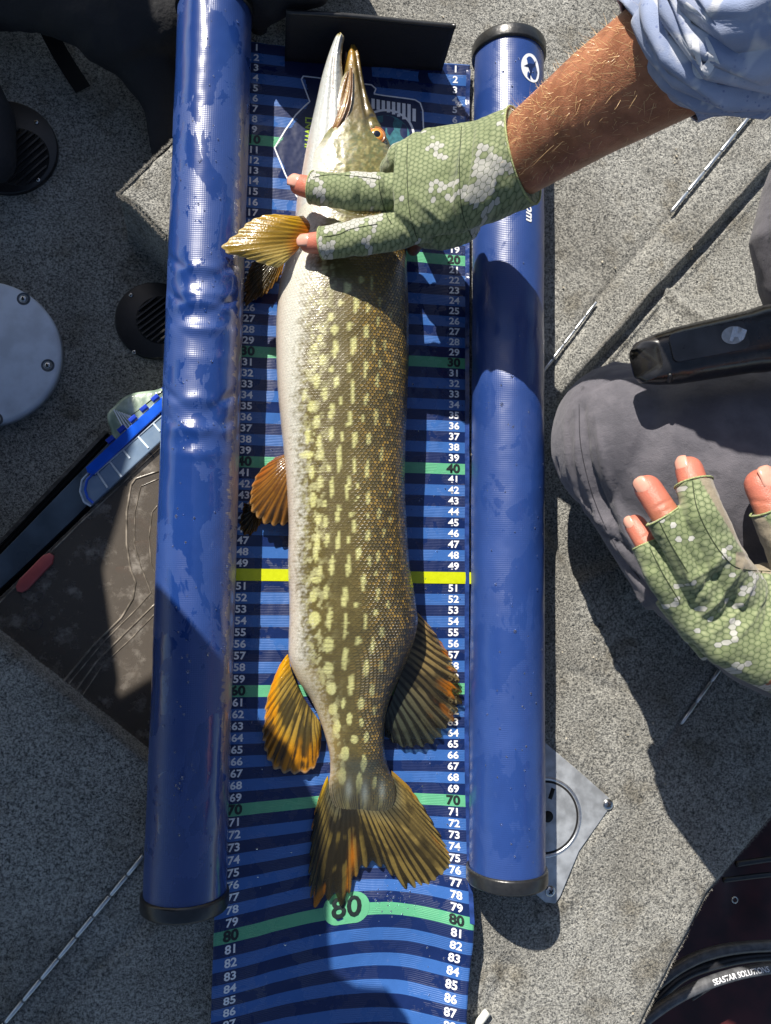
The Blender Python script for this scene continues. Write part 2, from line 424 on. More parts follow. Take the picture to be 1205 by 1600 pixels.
# carpet pile standing up at the exposed edges
fv = []; ff = []
def blades(P, nrm, num, L=.32, wd=.045):
    for i in range(num):
        k = rng.integers(0, len(P)-1); t = rng.random(); p = P[k]*(1-t)+P[k+1]*t
        d = np.array([rng.normal(nrm[0], .7), rng.normal(nrm[1], .7), rng.normal(.4, .5)]); d /= np.linalg.norm(d)
        s = np.cross(d, (0, 0, 1)); s /= np.linalg.norm(s)+1e-6
        o = np.array([p[0], p[1], p[2]])+rng.normal(0, .06, 3); l = L*rng.uniform(.4, 1.1); b = len(fv)
        fv.extend([o-s*wd/2, o+s*wd/2, o+d*l]); ff.append((b, b+1, b+2))
e3 = np.array([(p[0]-.12, p[1]+.08, -.6) for p in pe]); blades(e3, (.8, -.6), 3200, .26, .04)
ub = np.array([(*q, -.12) for q in Wp([(275, 214), (226, 261), (184, 303), (207, 318), (258, 371)])]); blades(ub, (-.7, .1), 1500, .26)
for a, b in (((1046, 438), (1235, 230)), ((1036, 445), (930, 566))):
    p, q = W(*a, .62), W(*b, .62); blades(np.array([p, (p+q)/2, q])+np.array([-.5, .5, 0]), (.7, -.7), 1300, .22, .03)
mk('carpet_pile', fv, ff, m_plain('carpet_fibre', (.26, .25, .225), .9, nscale=900, namp=.6), smooth=False, kind='stuff', label='loose grey carpet fibres standing along the deck edges')
# ------------------------------------------------------------------ hinges (each a row of knuckles)
def hinge(a, b, nseg, r, z, label, zz=None):
    p = W(*a, z); q = W(*b, z); L = np.linalg.norm(q-p); d = (q-p)/L
    t = thing('piano_hinge', (p+q)/2, label, 'hinge', 'metal piano hinges let into the deck')
    pin = tube([p, q], r*.62, n=10); mk('pin', *pin, M_alu_dull, t)
    me = None
    for i in range(nseg):
        a0 = p+d*L*(i+.04)/nseg; a1 = p+d*L*(i+.96)/nseg
        V, Fc = tube([a0, a0+d*.04, a1-d*.04, a1], [r*.86, r, r, r*.86], n=12)
        if me is None:
            o = mk('knuckle', V, Fc, M_alu, t, org=a0); me = o.data; first = a0
        else:
            o = bpy.data.objects.new('knuckle', me); C.objects.link(o); o.parent = t; o.location = (a0-ORG[t.name])*CM
hinge((-20, 1632), (225, 1336), 9, .19, .12, 'long silver piano hinge on shaded carpet at lower left')
hinge((846, 584), (932, 472), 5, .15, .20, 'short silver piano hinge between blue tube and grey knee')
hinge((1049, 331), (1199, 148), 6, .2, .38, 'silver piano hinge in sunlit carpet below the forearm')
hinge((1064, 1131), (1180, 968), 5, .17, .12, 'silver piano hinge end in the shade beneath the open gloved hand')
# ------------------------------------------------------------------ round grilles, pedestal plate, aluminium plate
LOW = -9.0
def circle_pts(c, r, n=48): a = np.arange(n)*2*math.pi/n; return np.stack([c[0]+r*np.cos(a), c[1]+r*np.sin(a)], 1)
def screw(parent, p, r=.28, z=0.0):
    V, Fc = ball((p[0], p[1], z), (r, r, r*.45), 8); s = mk('screw', V, Fc, M_steel, parent)
    V, Fc = merge([box((p[0], p[1], z+r*.36), (r*.9, r*.22, r*.12), .6), box((p[0], p[1], z+r*.37), (r*.9, r*.22, r*.12), .6+math.pi/2)])
    mk('screw_slot', V, Fc, M_dark, s, smooth=False)
def grille(cpx, rpx, ang, label, screws, slat_c, slat_n, slat_len):
    c = W(*cpx, LOW+.5); e = W(cpx[0]+rpx, cpx[1], LOW+.5); r = np.linalg.norm(e-c)
    t = thing('speaker_grille', (c[0], c[1], LOW), label, 'grille', 'black round grilles in the deck well')
    V, Fc = prism(circle_pts(c, r, 64), LOW, LOW+.5, .12); mk('flange', V, Fc, M_black, t)
    s = W(*slat_c, LOW+.5)
    V, Fc = prism(circle_pts(s, r*.62, 40), LOW+.2, LOW+.503, .0); mk('recess', V, Fc, M_dark, t)
    for i in range(slat_n):
        k = (i-(slat_n-1)/2)/(slat_n/2); off = k*r*.6; ln = 2*math.sqrt(max(.05, .36-(k*.6)**2))*r
        cx = s[0]-math.sin(ang)*off; cy = s[1]+math.cos(ang)*off
        V, Fc = box((cx, cy, LOW+.51), (ln, r*.045, .22), ang, .02); mk('slat', V, Fc, M_black, t, smooth=False)
    for q in screws: p = W(*q, LOW+.55); screw(t, p, .22, LOW+.55)
    return t
grille((10, 229), 80, R_(48), 'large black round grille in the shaded well at far left', [(57, 191), (60, 281)], (28, 245), 9, 1)
grille((243, 500), 63, R_(42), 'black round grille half hidden behind the blue tube', [(205, 461), (210, 550)], (252, 500), 9, 1)
c = W(-28, 550, LOW+1.2); e = W(95, 550, LOW+1.2); rr = e[0]-c[0]
t = thing('pedestal_plate', (c[0], c[1], LOW), 'pale blue-grey round metal plate with recessed screws at left edge', 'metal plate')
V, Fc = prism(circle_pts(c, rr, 96), LOW, LOW+1.2, .35); mk('plate', V, Fc, M_shell, t)
for q in [(37, 467), (75, 571), (-6, 655)]:
    p = W(*q, LOW+1.2); V, Fc = tube([(p[0], p[1], LOW+1.1), (p[0], p[1], LOW+1.215)], .62, n=28, up=(0, 1, 0)); mk('screw_recess', V, Fc, m_plain('recess_grey', (.10, .12, .15), .5), t)
    V, Fc = tube([(p[0], p[1], LOW+1.1), (p[0], p[1], LOW+1.25)], .42, n=24, up=(0, 1, 0)); mk('washer', V, Fc, M_alu_dull, t)
    screw(t, p, .3, LOW+1.25)
p = W(860, 1285, 0)
t = thing('aluminium_plate', (p[0], p[1], 0), 'diamond shaped aluminium plate with round ring beside lower end of tube', 'metal plate')
PZ = .10
V, Fc = prism(Wp([(770, 1150), (790, 1125), (852, 1160), (905, 1205), (948, 1243), (957, 1252), (953, 1262), (905, 1330), (876, 1400), (868, 1412), (852, 1410), (760, 1330)], PZ), -.3, PZ, .05); mk('plate', V, Fc, M_alu_dull, t, smooth=False)
cc = W(851, 1277, PZ); rr = np.linalg.norm(W(907, 1277, PZ)-cc)
a = np.linspace(0, 2*math.pi, 65)[:-1]
ring = [(cc[0]+rr*math.cos(k), cc[1]+rr*math.sin(k), PZ+.02) for k in a]
def ring_mesh(c, r, w, z, n=64, h=.06):
    prof = [(r-w, z), (r-w*.6, z+h), (r+w*.6, z+h), (r+w, z)]; V = []
    for k in np.arange(n)*2*math.pi/n: V += [(c[0]+q*math.cos(k), c[1]+q*math.sin(k), zz) for q, zz in prof]
    return V, grid_faces(n, 4, cu=True)
V, Fc = ring_mesh(cc, rr, .13, PZ); mk('ring', V, Fc, M_alu, t)
V, Fc = ring_mesh(cc, rr-.28, .1, PZ, h=.012); mk('groove', V, Fc, M_dark, t)
h = W(856, 1276, PZ); V, Fc = prism(circle_pts(h, .52, 28), PZ-.05, PZ+.012); mk('centre_hole', V, Fc, M_dark, t)
h = W(862, 1240, PZ); V, Fc = box((h[0], h[1], PZ-.03), (.38, 1.0, .045), -.35, .0); mk('slot', V, Fc, M_dark, t)
for q in [(952, 1258), (861, 1394)]:
    p = W(*q, PZ+.2); screw(t, p, .52, PZ)
# ------------------------------------------------------------------ ruler mat
NL = 91.5
def warp(u, n):
    n = np.asarray(n, float); u = np.asarray(u, float)
    k = np.clip((n-62)/18, 0, 1.0)*(1-.55*np.clip((n-80)/10, 0, 1))
    s = (u+1.4)/21.8
    a = k*(1.30*np.sin(np.clip(s, 0, 1)**1.25*math.pi)**1.1+.45*np.clip(s, 0, 1))
    b = np.clip((n-79.5)/8, 0, 1.3)*np.clip((s-.6)/.4, 0, 1)**2*1.2*-.0
    return a+.10*fbm(u*.15, n*.1, seed=5)*k
def mat_z(u, n):
    u = np.asarray(u, float); n = np.asarray(n, float)
    s = (u+1.4)/21.8
    z = .62+.12*fbm(u*.22, n*.12, seed=2)+.05*fbm(u*.9, n*.5, seed=6)
    low = sstep(66, 80, n)
    z += low*(1.3*np.clip(abs(s-.45)*1.9, 0, 1)**2*1.0+.22*np.sin(n*.7+u*.15)*1.0)
    z += sstep(78, 82, n)*sstep(.72, 1.0, s)*.8
    z += .45*sstep(4, 0, n)*sstep(.75, 1, s)
    return z
def MP(u, n, dz=0.0):
    u = np.asarray(u, float); n = np.asarray(n, float)
    z = mat_z(u, n)+dz
    low = sstep(78, 90, n)
    x = u*(1-.0*low)-sstep(.5, 1, (u+1.4)/21.8)*sstep(80, 88, n)*.75
    y = 45-n+warp(u, n)
    # keep the printed scale where the height would push it outward
    return np.stack([x, y, z], -1)
us = np.linspace(-1.45, 20.4, 120); ns = np.linspace(.45, NL, 520)
U, N_ = np.meshgrid(us, ns, indexing='ij')
mat_t = thing('measuring_mat', (9, 0, 0.3), 'blue striped fish measuring mat numbered in centimetres between two tubes', 'measuring mat')
V = MP(U, N_); f = grid_faces(120, 520)
o = mk('sheet', V, f, M_mat, mat_t, uvw=np.stack([U, N_, U*0], -1))
md = o.modifiers.new('s', 'SOLIDIFY'); md.thickness = .0009; md.offset = 1
def mat_print(name, parts, mat, dz):
    V, Fc = merge(parts); V = np.array(V); P = MP(V[:, 0], V[:, 1], dz)
    return mk(name, P, Fc, mat, mat_t, smooth=True)
wl = []; bl = []
tcache = {}
def put_text(s, size, u, n, bold, lst, sx=1.0, rot=0.0, sub=True):
    key = (s, size, bold)
    if key not in tcache: tcache[key] = text_mesh(s, size, bold)
    V, Fc = tcache[key]
    ca, sa = math.cos(rot), math.sin(rot)
    x = V[:, 0]*sx*ca-V[:, 1]*sa; y = V[:, 0]*sx*sa+V[:, 1]*ca
    lst.append(([(u+a, n-b, 0) for a, b in zip(x, y)], Fc))
for k in range(1, 92):
    if k == 50: continue
    for u in (0.0, 19.0):
        if k % 10 == 0: put_text(str(k), 1.12, u-.05, k, .045, bl, 1.12)
        else: put_text(str(k), .90, u, k, .024, wl, 1.14)
for q in wl: mat_print('white_number', [q], M_white, .022)
u80 = 9.6; n80 = 79.75
def disc(u, n, r, k=28): a = np.arange(k)*2*math.pi/k; return [(u+r*math.cos(q), n+r*math.sin(q), 0) for q in a]+[(u, n, 0)], [(i, (i+1) % k, k) for i in range(k)]
def badge(u, n): return [disc(u-.72, n, 1.28), disc(u+.72, n, 1.28), ([(u-.72, n-1.26, 0), (u+.72, n-1.26, 0), (u+.72, n+1.26, 0), (u-.72, n+1.26, 0)], [(0, 1, 2, 3)])]
for i, (q, zz) in enumerate([(badge(u80, n80)[0], .020), (badge(u80, n80)[1], .023), (badge(u80, n80)[2], .026), (badge(u80+.6, 90)[0], .020), (badge(u80+.6, 90)[1], .023)]): mat_print('badge', [q], M_green_print, zz)
put_text('80', 2.35, u80, n80, .05, bl, 1.12)
for q in bl: mat_print('black_number', [q], M_black_print, .034 if len(q[0]) and (max(v[0] for v in q[0])-min(v[0] for v in q[0])) < 1.9 else .085)
# yellow band: a woven strip sewn across the mat at 50
for u0, u1 in ((-1.7, 14.6), (14.4, 20.9)):
    uu = np.linspace(u0, u1, 60); vv = np.linspace(49.45, 50.5, 8); A, B = np.meshgrid(uu, vv, indexing='ij')
    P = MP(A, B, .05+(.25*sstep(20.2, 20.9, A) if u0 > 0 else 0)); P[..., 1] += (-.06 if u0 > 0 else 0)
    mk('yellow_strip', P, grid_faces(60, 8), M_yellow, mat_t)
# emblem round the fish head
def mpx(px, py):      # photo point on the mat -> (u, n)
    p = W(px, py, .4); return p[..., 0], 45-p[..., 1]
def stroke(pts, wd, z=0.0):
    u, n = mpx(np.array([p[0] for p in pts]), np.array([p[1] for p in pts])); P = np.stack([u, n], 1)
    T = np.gradient(P, axis=0); T /= np.linalg.norm(T, axis=1)[:, None]; Nn = np.stack([-T[:, 1], T[:, 0]], 1)
    A = np.concatenate([P+Nn*wd/2, P-Nn*wd/2]); k = len(P)
    return [(a[0], a[1], 0) for a in A], [(i, i+1, k+i+1, k+i) for i in range(k-1)]
def fill(pts):
    u, n = mpx(np.array([p[0] for p in pts]), np.array([p[1] for p in pts])); return [(a, b, 0) for a, b in zip(u, n)], [tuple(range(len(pts)))]
def dense(pts, m=5):
    out = []
    for a, b in zip(pts[:-1], pts[1:]): out += [tuple(np.array(a)*(1-t)+np.array(b)*t) for t in np.arange(m)/m]
    return out+[pts[-1]]
# navy ground of the emblem as a dense grid clipped to its outline
emb = [(474, 121), (500, 124), (520, 128), (560, 132), (582, 135), (587, 141), (584, 149), (648, 158), (657, 166), (660, 190), (668, 260), (640, 330), (560, 350), (470, 322), (429, 233), (484, 161)]
eu, en = mpx(np.array([p[0] for p in emb]), np.array([p[1] for p in emb]))
gu = np.linspace(0, 19, 170); gn = np.linspace(1, 18, 160); A, B = np.meshgrid(gu, gn, indexing='ij')
sd_ = poly_sd(np.stack([eu, en], 1), A, B); f = grid_faces(170, 160); inn = (sd_ < 0).ravel(); f = f[inn[f].all(1)]
vis = (mpx(np.array(0.), np.array(0.)))
mk('emblem_ground', MP(A, B, .014), f, M_navy_print, mat_t)
lines = [stroke(dense([(514, 127), (500, 124), (474, 121), (471, 126), (484, 161), (476, 168), (462, 182), (446, 205), (429, 233), (446, 275), (463, 308), (475, 322)]), .13),
         stroke(dense([(566, 133), (580, 135), (587, 141), (584, 149), (648, 158), (656, 163), (660, 175), (661, 200), (668, 260)]), .13)]
ar = [(602+math.cos(k)*44, 214+math.sin(k)*40) for k in np.linspace(-2.6, 0.6, 24)]; lines.append(stroke(ar, .22))
mat_print('emblem_lines', lines, M_white, .024)
bars = []
for i, bx in enumerate(range(580, 652, 8)):
    top = 156+i*1.2+(6 if i == 8 else 0); bot = 172+(i*i)*.25+(i*1.2)
    bars.append(fill([(bx, top), (bx+5.2, top+.8), (bx+5.2, min(bot, 192)), (bx, min(bot, 191))]))
mat_print('emblem_bars', bars, M_white, .027)
mat_print('emblem_eye', [fill([(602+math.cos(k)*38, 216+math.sin(k)*34) for k in np.linspace(0, 2*math.pi, 30)[:-1]])], M_teal_print, .018)
lg = []
tu, tn = mpx(np.array(479.5), np.array(209.))
put_text('LNWHI', .95, float(tu)+.12, float(tn), .02, lg, .98, rot=-math.pi/2)
mat_print('emblem_letters', lg, M_lime_print, .029)
# added strip between the left tube and the mat, painted as a pale reflection
sn = np.linspace(1, 78, 420); sk = np.linspace(0, 1, 9); A, B = np.meshgrid(sn, sk, indexing='ij')
x0 = -1.5+.22*fbm(A*.25, A*0, seed=12)-.1; wdt = .42+.16*fbm(A*.5, A*0+3, seed=13)+.35*sstep(22, 26, A)*sstep(45, 40, A)
P = np.stack([x0-B*wdt*1.6+.0*A, 45-A, .5+.75*B+.14*np.sin(B*9)+.12*fbm(A*.9, B*3, seed=14)], -1)
xstrip = NX('pale_reflection_strip'); xo = xstrip.obj(); nn = xstrip.noise(xstrip.scalev(xo, 1, .35, 1), 260, 4, .6)
xstrip.bsdf(col=xstrip.mix(xstrip.ss(nn, .42, .52), lin(58, 62, 96), lin(165, 158, 160)), rough=.3, normal=xstrip.bump(nn, .0006))
mk('side_strip', P, grid_faces(420, 9), xstrip.m, mat_t)
# clear weld along the right border
A = np.linspace(1, 80, 300); P = []
for du, zz in ((20.05, .03), (20.25, .12), (20.42, .20)):
    q = MP(np.full(300, du), A, zz+.05*fbm(A*1.1, A*0, seed=15)); P.append(q)
mk('weld_edge', np.stack(P, 1), grid_faces(300, 3), m_plain('weld_blue', lin(34, 56, 112), .18, nscale=150, namp=.35, bump=.0006), mat_t)
# head stop: an upright black board at the top of the mat
p0 = W(445, 97, .5); p1 = W(690, 113, .5)
t = thing('head_stop', (p0+p1)/2, 'upright black board across the top end of the mat behind the fish snout', 'stop board')
d = (p1-p0)/np.linalg.norm(p1-p0); nrm = np.array([-d[1], d[0], 0]); V = []
for i in range(31):
    for j in range(9):
        s_ = i/30; h_ = j/8
        V.append(p0+(p1-p0)*s_+nrm*(.10*math.sin(s_*5)*h_+.55*h_)+np.array([0, 0, h_*5.7])+d*(s_-.0)*h_*.0)
o = mk('board', V, grid_faces(31, 9), M_matte_black, t)
md = o.modifiers.new('s', 'SOLIDIFY'); md.thickness = .003
V = [p0+(p1-p0)*s_+nrm*(.10*math.sin(s_*5)+.55)+np.array([0, 0, 5.7]) for s_ in np.linspace(0, 1, 31)]
mk('binding', *tube(V, .2, .8, n=10), M_rubber, t)
V = []
for i in range(31):
    for j in range(5): s_ = i/30; V.append(p0+(p1-p0)*s_-nrm*(j/4*1.3)+np.array([0, 0, .12+.03*math.sin(i)]))
mk('base_flap', V, grid_faces(31, 5), M_navy_print, t)
rd_ = np.random.default_rng(5); parts = []
def drop(c, t1, t2, n_, sz):
    V = []
    for k in range(3):
        th = (k+.3)/3*math.pi/2
        for j in range(8): aa = j*math.pi/4; V.append(c+(t1*math.cos(aa)+t2*math.sin(aa))*sz*math.cos(th)+n_*sz*.5*math.sin(th))
    V.append(c+n_*sz*.52); return V, [tuple(f_) for f_ in grid_faces(3, 8, cv=True)]+[(16+j, 16+(j+1) % 8, 24) for j in range(8)]
for i in range(260):
    if i < 90: u_, n_ = rd_.uniform(15, 20), rd_.uniform(14, 88)
    elif i < 150: u_, n_ = rd_.normal(14, 1.2), rd_.normal(79, 1.0)
    else: u_, n_ = rd_.uniform(-1, 20), rd_.uniform(4, 90)
    parts.append(drop(MP(u_, n_, .02), np.array([1., 0, 0]), np.array([0, 1., 0]), np.array([0, 0, 1.]), rd_.uniform(.03, .11)))
x = NX('water_drops'); x.bsdf(col=(.85, .9, 1.0), rough=.03, trans=.95, ior=1.33); M_water = x.m
V, Fc = merge(parts); mk('water_droplets', V, Fc, M_water, mat_t, kind='stuff')
parts = []
for i in range(420):
    x_, y_ = rd_.uniform(-40, 48), rd_.uniform(-50, 50); P0 = np.array([x_, y_, .12])
    if poly_sd(void, np.array([x_]), np.array([y_]))[0] < .5 or poly_sd(upper, np.array([x_]), np.array([y_]))[0] > -.5: continue
    r_ = rd_.uniform(.03, .09); v_, f_ = box((0, 0, 0), (r_*2, r_*rd_.uniform(.8, 3), r_), rd_.uniform(0, 3)); parts.append(([(a+x_, b+y_, c+.12) for a, b, c in v_], f_))
V, Fc = merge(parts); mk('deck_grit', V, Fc, m_plain('pale_grit', (.42, .38, .30), .8, nscale=500, namp=.7), None, smooth=False, kind='stuff', label='scattered pale grit and crumbs on the deck carpet')
# ------------------------------------------------------------------ tubes
TR = 3.25
def big_tube(a, b, label, dents, seed):
    A = W(*a, TR+.05); B = W(*b, TR+.05); L = np.linalg.norm(B-A); d = (B-A)/L
    s, u = frame(d); t = thing('mat_tube', ((A+B)/2)*np.array([1, 1, 0]), label, 'tube', 'blue vinyl covered tubes holding the mat')
    nu = 620; nv = 120
    l = np.linspace(0, L, nu); ph = np.arange(nv)*2*math.pi/nv
    LL, PH = np.meshgrid(l, ph, indexing='ij')
    r = TR+.05*fbm(LL*.10, PH*1.3, seed=seed)+.035*fbm(LL*.5, PH*2+5, seed=seed+1)
    # PH: 90deg is the crest, 0 is along +s
    for (ld, amp, wl_) in dents:
        q = (LL-ld); cr = PH-math.pi/2-.0
        r += -amp*np.exp(-(q/wl_)**2)*(np.cos(cr*2.0+.2)*.5+.5)*np.exp(-(cr/1.35)**2)
        r += amp*.8*np.exp(-((abs(q)-wl_*1.5*(1-abs(cr)*.35))/(wl_*.55))**2)*np.exp(-(cr/.8)**2)
        r -= amp*.9*np.exp(-((q-(cr)*2.2)/(wl_*.5))**2)*np.exp(-((cr+.75)/.45)**2)
        r -= amp*.9*np.exp(-((q+(cr)*2.2)/(wl_*.5))**2)*np.exp(-((cr-.75)/.45)**2)
    P = A+d*LL[..., None]+s*(np.cos(PH)*r)[..., None]+u*(np.sin(PH)*r)[..., None]
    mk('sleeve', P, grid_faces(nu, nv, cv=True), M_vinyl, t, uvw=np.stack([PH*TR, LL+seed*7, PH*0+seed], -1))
    for e, sg in ((A, -1), (B, 1)):
        V = []; prof = [(TR+.02, -.05), (TR+.20, 0.0), (TR+.24, .15), (TR+.24, 1.0), (TR+.18, 1.15), (TR-.1, 1.2), (TR-.5, 1.1), (TR-.55, .9), (.01, .9)]
        for rr_, q in prof:
            V += [e+d*sg*(q-.75)+s*rr_*math.cos(p)+u*rr_*math.sin(p) for p in ph]
        mk('end_cap', V, grid_faces(len(prof), nv, cv=True), M_rubber, t)
    # droplets lying on the upper side
    rr = np.random.default_rng(seed+3); parts = []
    for i in range(170 if seed == 1 else 110):
        q = rr.uniform(2, L-2); p = math.pi/2+rr.normal(0, .55); sz = rr.uniform(.035, .10)*(1.6 if rr.random() < .08 else 1)
        n_ = s*math.cos(p)+u*math.sin(p); c = A+d*q+n_*(TR+.02); t1 = np.cross(n_, d)
        V = []; 
        for k in range(3):
            th = (k+.3)/3*math.pi/2
            for j in range(8):
                aa = j*math.pi/4; V.append(c+(t1*math.cos(aa)+d*math.sin(aa)*1.25)*sz*math.cos(th)+n_*sz*.6*math.sin(th))
        V.append(c+n_*sz*.62); Fc = [tuple(f_) for f_ in grid_faces(3, 8, cv=True)]+[(16+j, 16+(j+1) % 8, 24) for j in range(8)]
        parts.append((V, Fc))
    V, Fc = merge(parts); mk('water_droplets', V, Fc, M_water, t, kind='stuff')
    return t, A, B, d, s, u
x = NX('water_drops'); x.bsdf(col=(.85, .9, 1.0), rough=.03, trans=.95, ior=1.33); M_water = x.m
ys = lambda py: np.linalg.norm(W(310, py, 6.5)-W(330, 10, 6.5))
dl = [(ys(485), .13, .8), (ys(540), .15, .75), (ys(585), .05, .8), (ys(697), .16, .9), (ys(738), .08, .8)]
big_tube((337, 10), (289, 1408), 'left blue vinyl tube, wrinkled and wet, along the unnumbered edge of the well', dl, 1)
rt, RA, RB, Rd, Rs, Ru = big_tube((795, 82), (792, 1368), 'right blue vinyl tube with white print, crossed by the bare forearm', [(ys(545), .10, 2.2), (ys(900), .05, 3)], 5)
def on_tube(name, parts, mat, dr):       # parts in (distance along, angle*R) cm
    V, Fc = merge(parts); V = np.array(V); r = TR+dr+.03; p = math.pi/2-V[:, 1]/TR
    P = RA+Rd*V[:, :1]+Rs*(np.cos(p)*r)[:, None]+Ru*(np.sin(p)*r)[:, None]
    mk(name, P, Fc, mat, rt)
def tpx(px, py):
    p = W(px, py, 5.5); q = p-RA; l = float(q@Rd); sx = float(q@Rs); return l, math.asin(max(-.99, min(.99, sx/TR)))*TR
def tt(s, size, l, a, bold, flip=1):
    V, Fc = text_mesh(s, size, bold, shear=.25); return [(l+v[0], a-v[1]*flip*-1*-1, 0) for v in V], Fc
l0, a0 = tpx(825, 116)
k = 40; aa = np.arange(k)*2*math.pi/k
side = 1 if a0 > 0 else -1
on_tube('logo_disc', [([(l0+1.35*math.cos(q), a0+1.05*math.sin(q), 0) for q in aa], [tuple(range(k))])], M_white, .02)
swoosh = [(-.95, -.55), (-.3, -.1), (.05, .35), (.35, .9), (.2, .2), (.5, -.1), (.75, .45), (.95, .1), (.85, -.05), (.35, -.25), (-.2, -.2)]
swoosh = [(-1.0, -.6), (-.45, -.25), (-.35, .25), (.05, .8), (.0, .3), (.35, .15), (.95, .35), (.95, .2), (.4, -.02), (-.1, -.12), (-.4, -.38)]
on_tube('logo_swoosh', [([(l0+a_, a0+b_, 0) for a_, b_ in swoosh], [tuple(range(len(swoosh)))])], M_navy_print, .035)
l1, a1 = tpx(822, 336)
on_tube('web_lettering', [tt('.com', 1.15, l1-.1, a1, .03)], M_white, .03)
l2, a2 = tpx(829, 312)
on_tube('large_lettering', [tt('P', 1.9, l2-.1, a2+.2, .05)], M_white, .03)
# ------------------------------------------------------------------ the pike
ST = [(70,549,554,.25,4.3),(76,546,557,.5,4.2),(88,542,561,.8,4.1),(100,539,563,1.0,4.0),(130,532,568,1.4,3.9),(160,525,575,1.8,3.8),(190,514,587,2.2,3.7),(215,500,600,2.6,3.6),(240,482,612,2.8,3.6),(280,472,622,3.0,3.6),
      (320,465,628,3.1,3.5),(360,459,631,3.2,3.5),(400,449,634,3.3,3.6),(440,438,636,3.4,3.7),(500,432,638,3.5,3.8),(560,432,638,3.5,3.8),(620,435,636,3.5,3.8),(700,443,633,3.4,3.7),(760,448,632,3.4,3.7),
      (820,451,635,3.3,3.6),(880,450,639,3.2,3.5),(940,452,649,3.0,3.3),(970,452,652,2.9,3.2),(1000,451,647,2.7,3.0),(1030,452,636,2.5,2.8),(1060,464,623,2.3,2.6),(1090,484,610,2.1,2.4),(1120,498,602,1.9,2.2),
      (1150,508,600,1.7,2.1),(1180,515,602,1.5,1.9),(1205,516,609,1.0,1.5),(1230,514,618,.52,1.3),(1250,518,618,.25,1.2),(1268,526,612,.09,1.1)]
ST = np.array(ST, float)
def cr_interp(x, xp, fp):       # smooth monotone-ish interpolation
    m = np.gradient(fp, xp); i = np.clip(np.searchsorted(xp, x)-1, 0, len(xp)-2); h = xp[i+1]-xp[i]; t = (x-xp[i])/h
    return (2*t**3-3*t**2+1)*fp[i]+(t**3-2*t**2+t)*h*m[i]+(-2*t**3+3*t**2)*fp[i+1]+(t**3-t**2)*h*m[i+1]
fish = thing('pike', (9, 0, .3), 'large olive pike with pale yellow spots lying on the numbered mat, mouth ajar', 'fish')
SPOTS = []
def add_spots(lst, ox, oy, sc):
    for (a, b, c, d) in lst: SPOTS.append((ox+a/sc, oy+b/sc, c/sc, d/sc))
add_spots([(712,300,22,120),(530,330,50,90),(630,270,35,60),(595,455,30,130),(480,440,40,60),(680,480,28,70),(770,430,25,80),(410,540,50,60),(435,635,45,90),(550,612,40,60),(672,645,28,100),(755,575,22,70),(850,530,18,60),(440,780,40,140),(575,750,35,150),(727,760,22,110),(807,750,22,90),(345,860,45,90),(550,915,30,80),(665,920,28,160),(770,880,20,60),(415,925,30,60),(450,1020,35,100),(305,1010,45,120),(365,1110,45,110),(570,1090,32,190),(750,1010,22,100),(485,1150,22,70),(672,1150,20,110),(415,1240,40,140),(270,1200,60,90),(545,1300,32,130),(643,1285,25,60),(740,1275,28,120),(832,1320,18,60),(305,1310,50,110),(240,1420,40,120),(412,1400,38,120),(492,1420,22,70),(582,1445,35,130),(690,1440,32,90),(325,1460,40,120),(470,1545,35,110),(230,1555,110,60),(785,1540,18,90),(850,1095,30,40),(880,880,30,40),(215,1120,30,80),(330,700,40,70),(290,760,40,50)], 430, 380, 4.705)
add_spots([(505,80,35,220),(360,50,45,90),(290,185,40,120),(415,155,35,60),(623,135,28,130),(725,165,28,150),(840,60,20,100),(355,265,40,110),(445,310,36,180),(567,315,28,190),(650,290,20,50),(845,215,20,80),(300,405,50,120),(390,435,30,70),(643,390,20,60),(730,390,32,110),(495,510,36,150),(605,520,28,60),(815,510,28,90),(340,565,45,90),(395,580,40,100),(625,610,32,110),(725,535,22,70),(405,720,36,120),(325,780,45,240),(495,730,34,170),(580,720,22,70),(730,685,32,100),(850,670,22,80),(655,820,28,120),(740,880,25,90),(808,850,30,90),(445,920,42,180),(577,920,32,180),(350,970,40,90),(320,1035,90,50),(690,1060,28,160),(795,980,25,60),(397,1130,50,120),(545,1170,45,170),(805,1150,25,110),(640,1230,30,60),(885,1230,25,70),(300,1160,60,100),(428,1340,38,190),(552,1390,34,230),(310,1340,90,120),(708,1360,32,130),(840,1450,35,90),(790,1290,20,60),(905,560,28,50),(900,360,24,60),(915,860,26,60),(900,1010,24,80)], 430, 700, 5.021)
add_spots([(290,95,55,90),(450,75,28,60),(380,170,32,130),(530,100,20,90),(495,220,28,100),(290,225,55,80),(412,315,28,120),(575,210,22,70),(305,335,50,70),(528,345,20,80),(370,415,24,60),(467,415,36,70),(315,445,50,70),(403,500,32,70),(540,450,18,60),(470,515,24,50),(335,545,40,80),(430,612,40,50),(497,600,26,60),(380,690,45,90),(483,740,30,100),(365,810,40,100),(455,850,30,130),(540,850,26,90),(385,950,36,110),(478,960,28,70),(570,950,28,80)], 430, 980, 3.478)
SPOTS = np.array(SPOTS)
def rays(U_, T, n, seed, thr0=-.9, thr1=.1):
    k = U_*n+.5*fbm(U_*n*.5, T*1.5, seed=seed); amp = .5+.5*vnoise(np.floor(k)*1.7+.5, U_*0+seed, seed=seed+2)
    th = thr0+(thr1-thr0)*T+.7*(amp-.5)+.35*fbm(U_*n*.35, T*4, seed=seed+1)
    return sstep(th+.25, th-.25, np.cos(2*math.pi*k))
def streaks(U_, T, n, seed, lo=-.1, hi=.25):
    return sstep(lo, hi, .75*fbm(U_*n, T*1.1+seed, seed=seed)+.45*fbm(U_*n*.3, T*5, seed=seed+1))
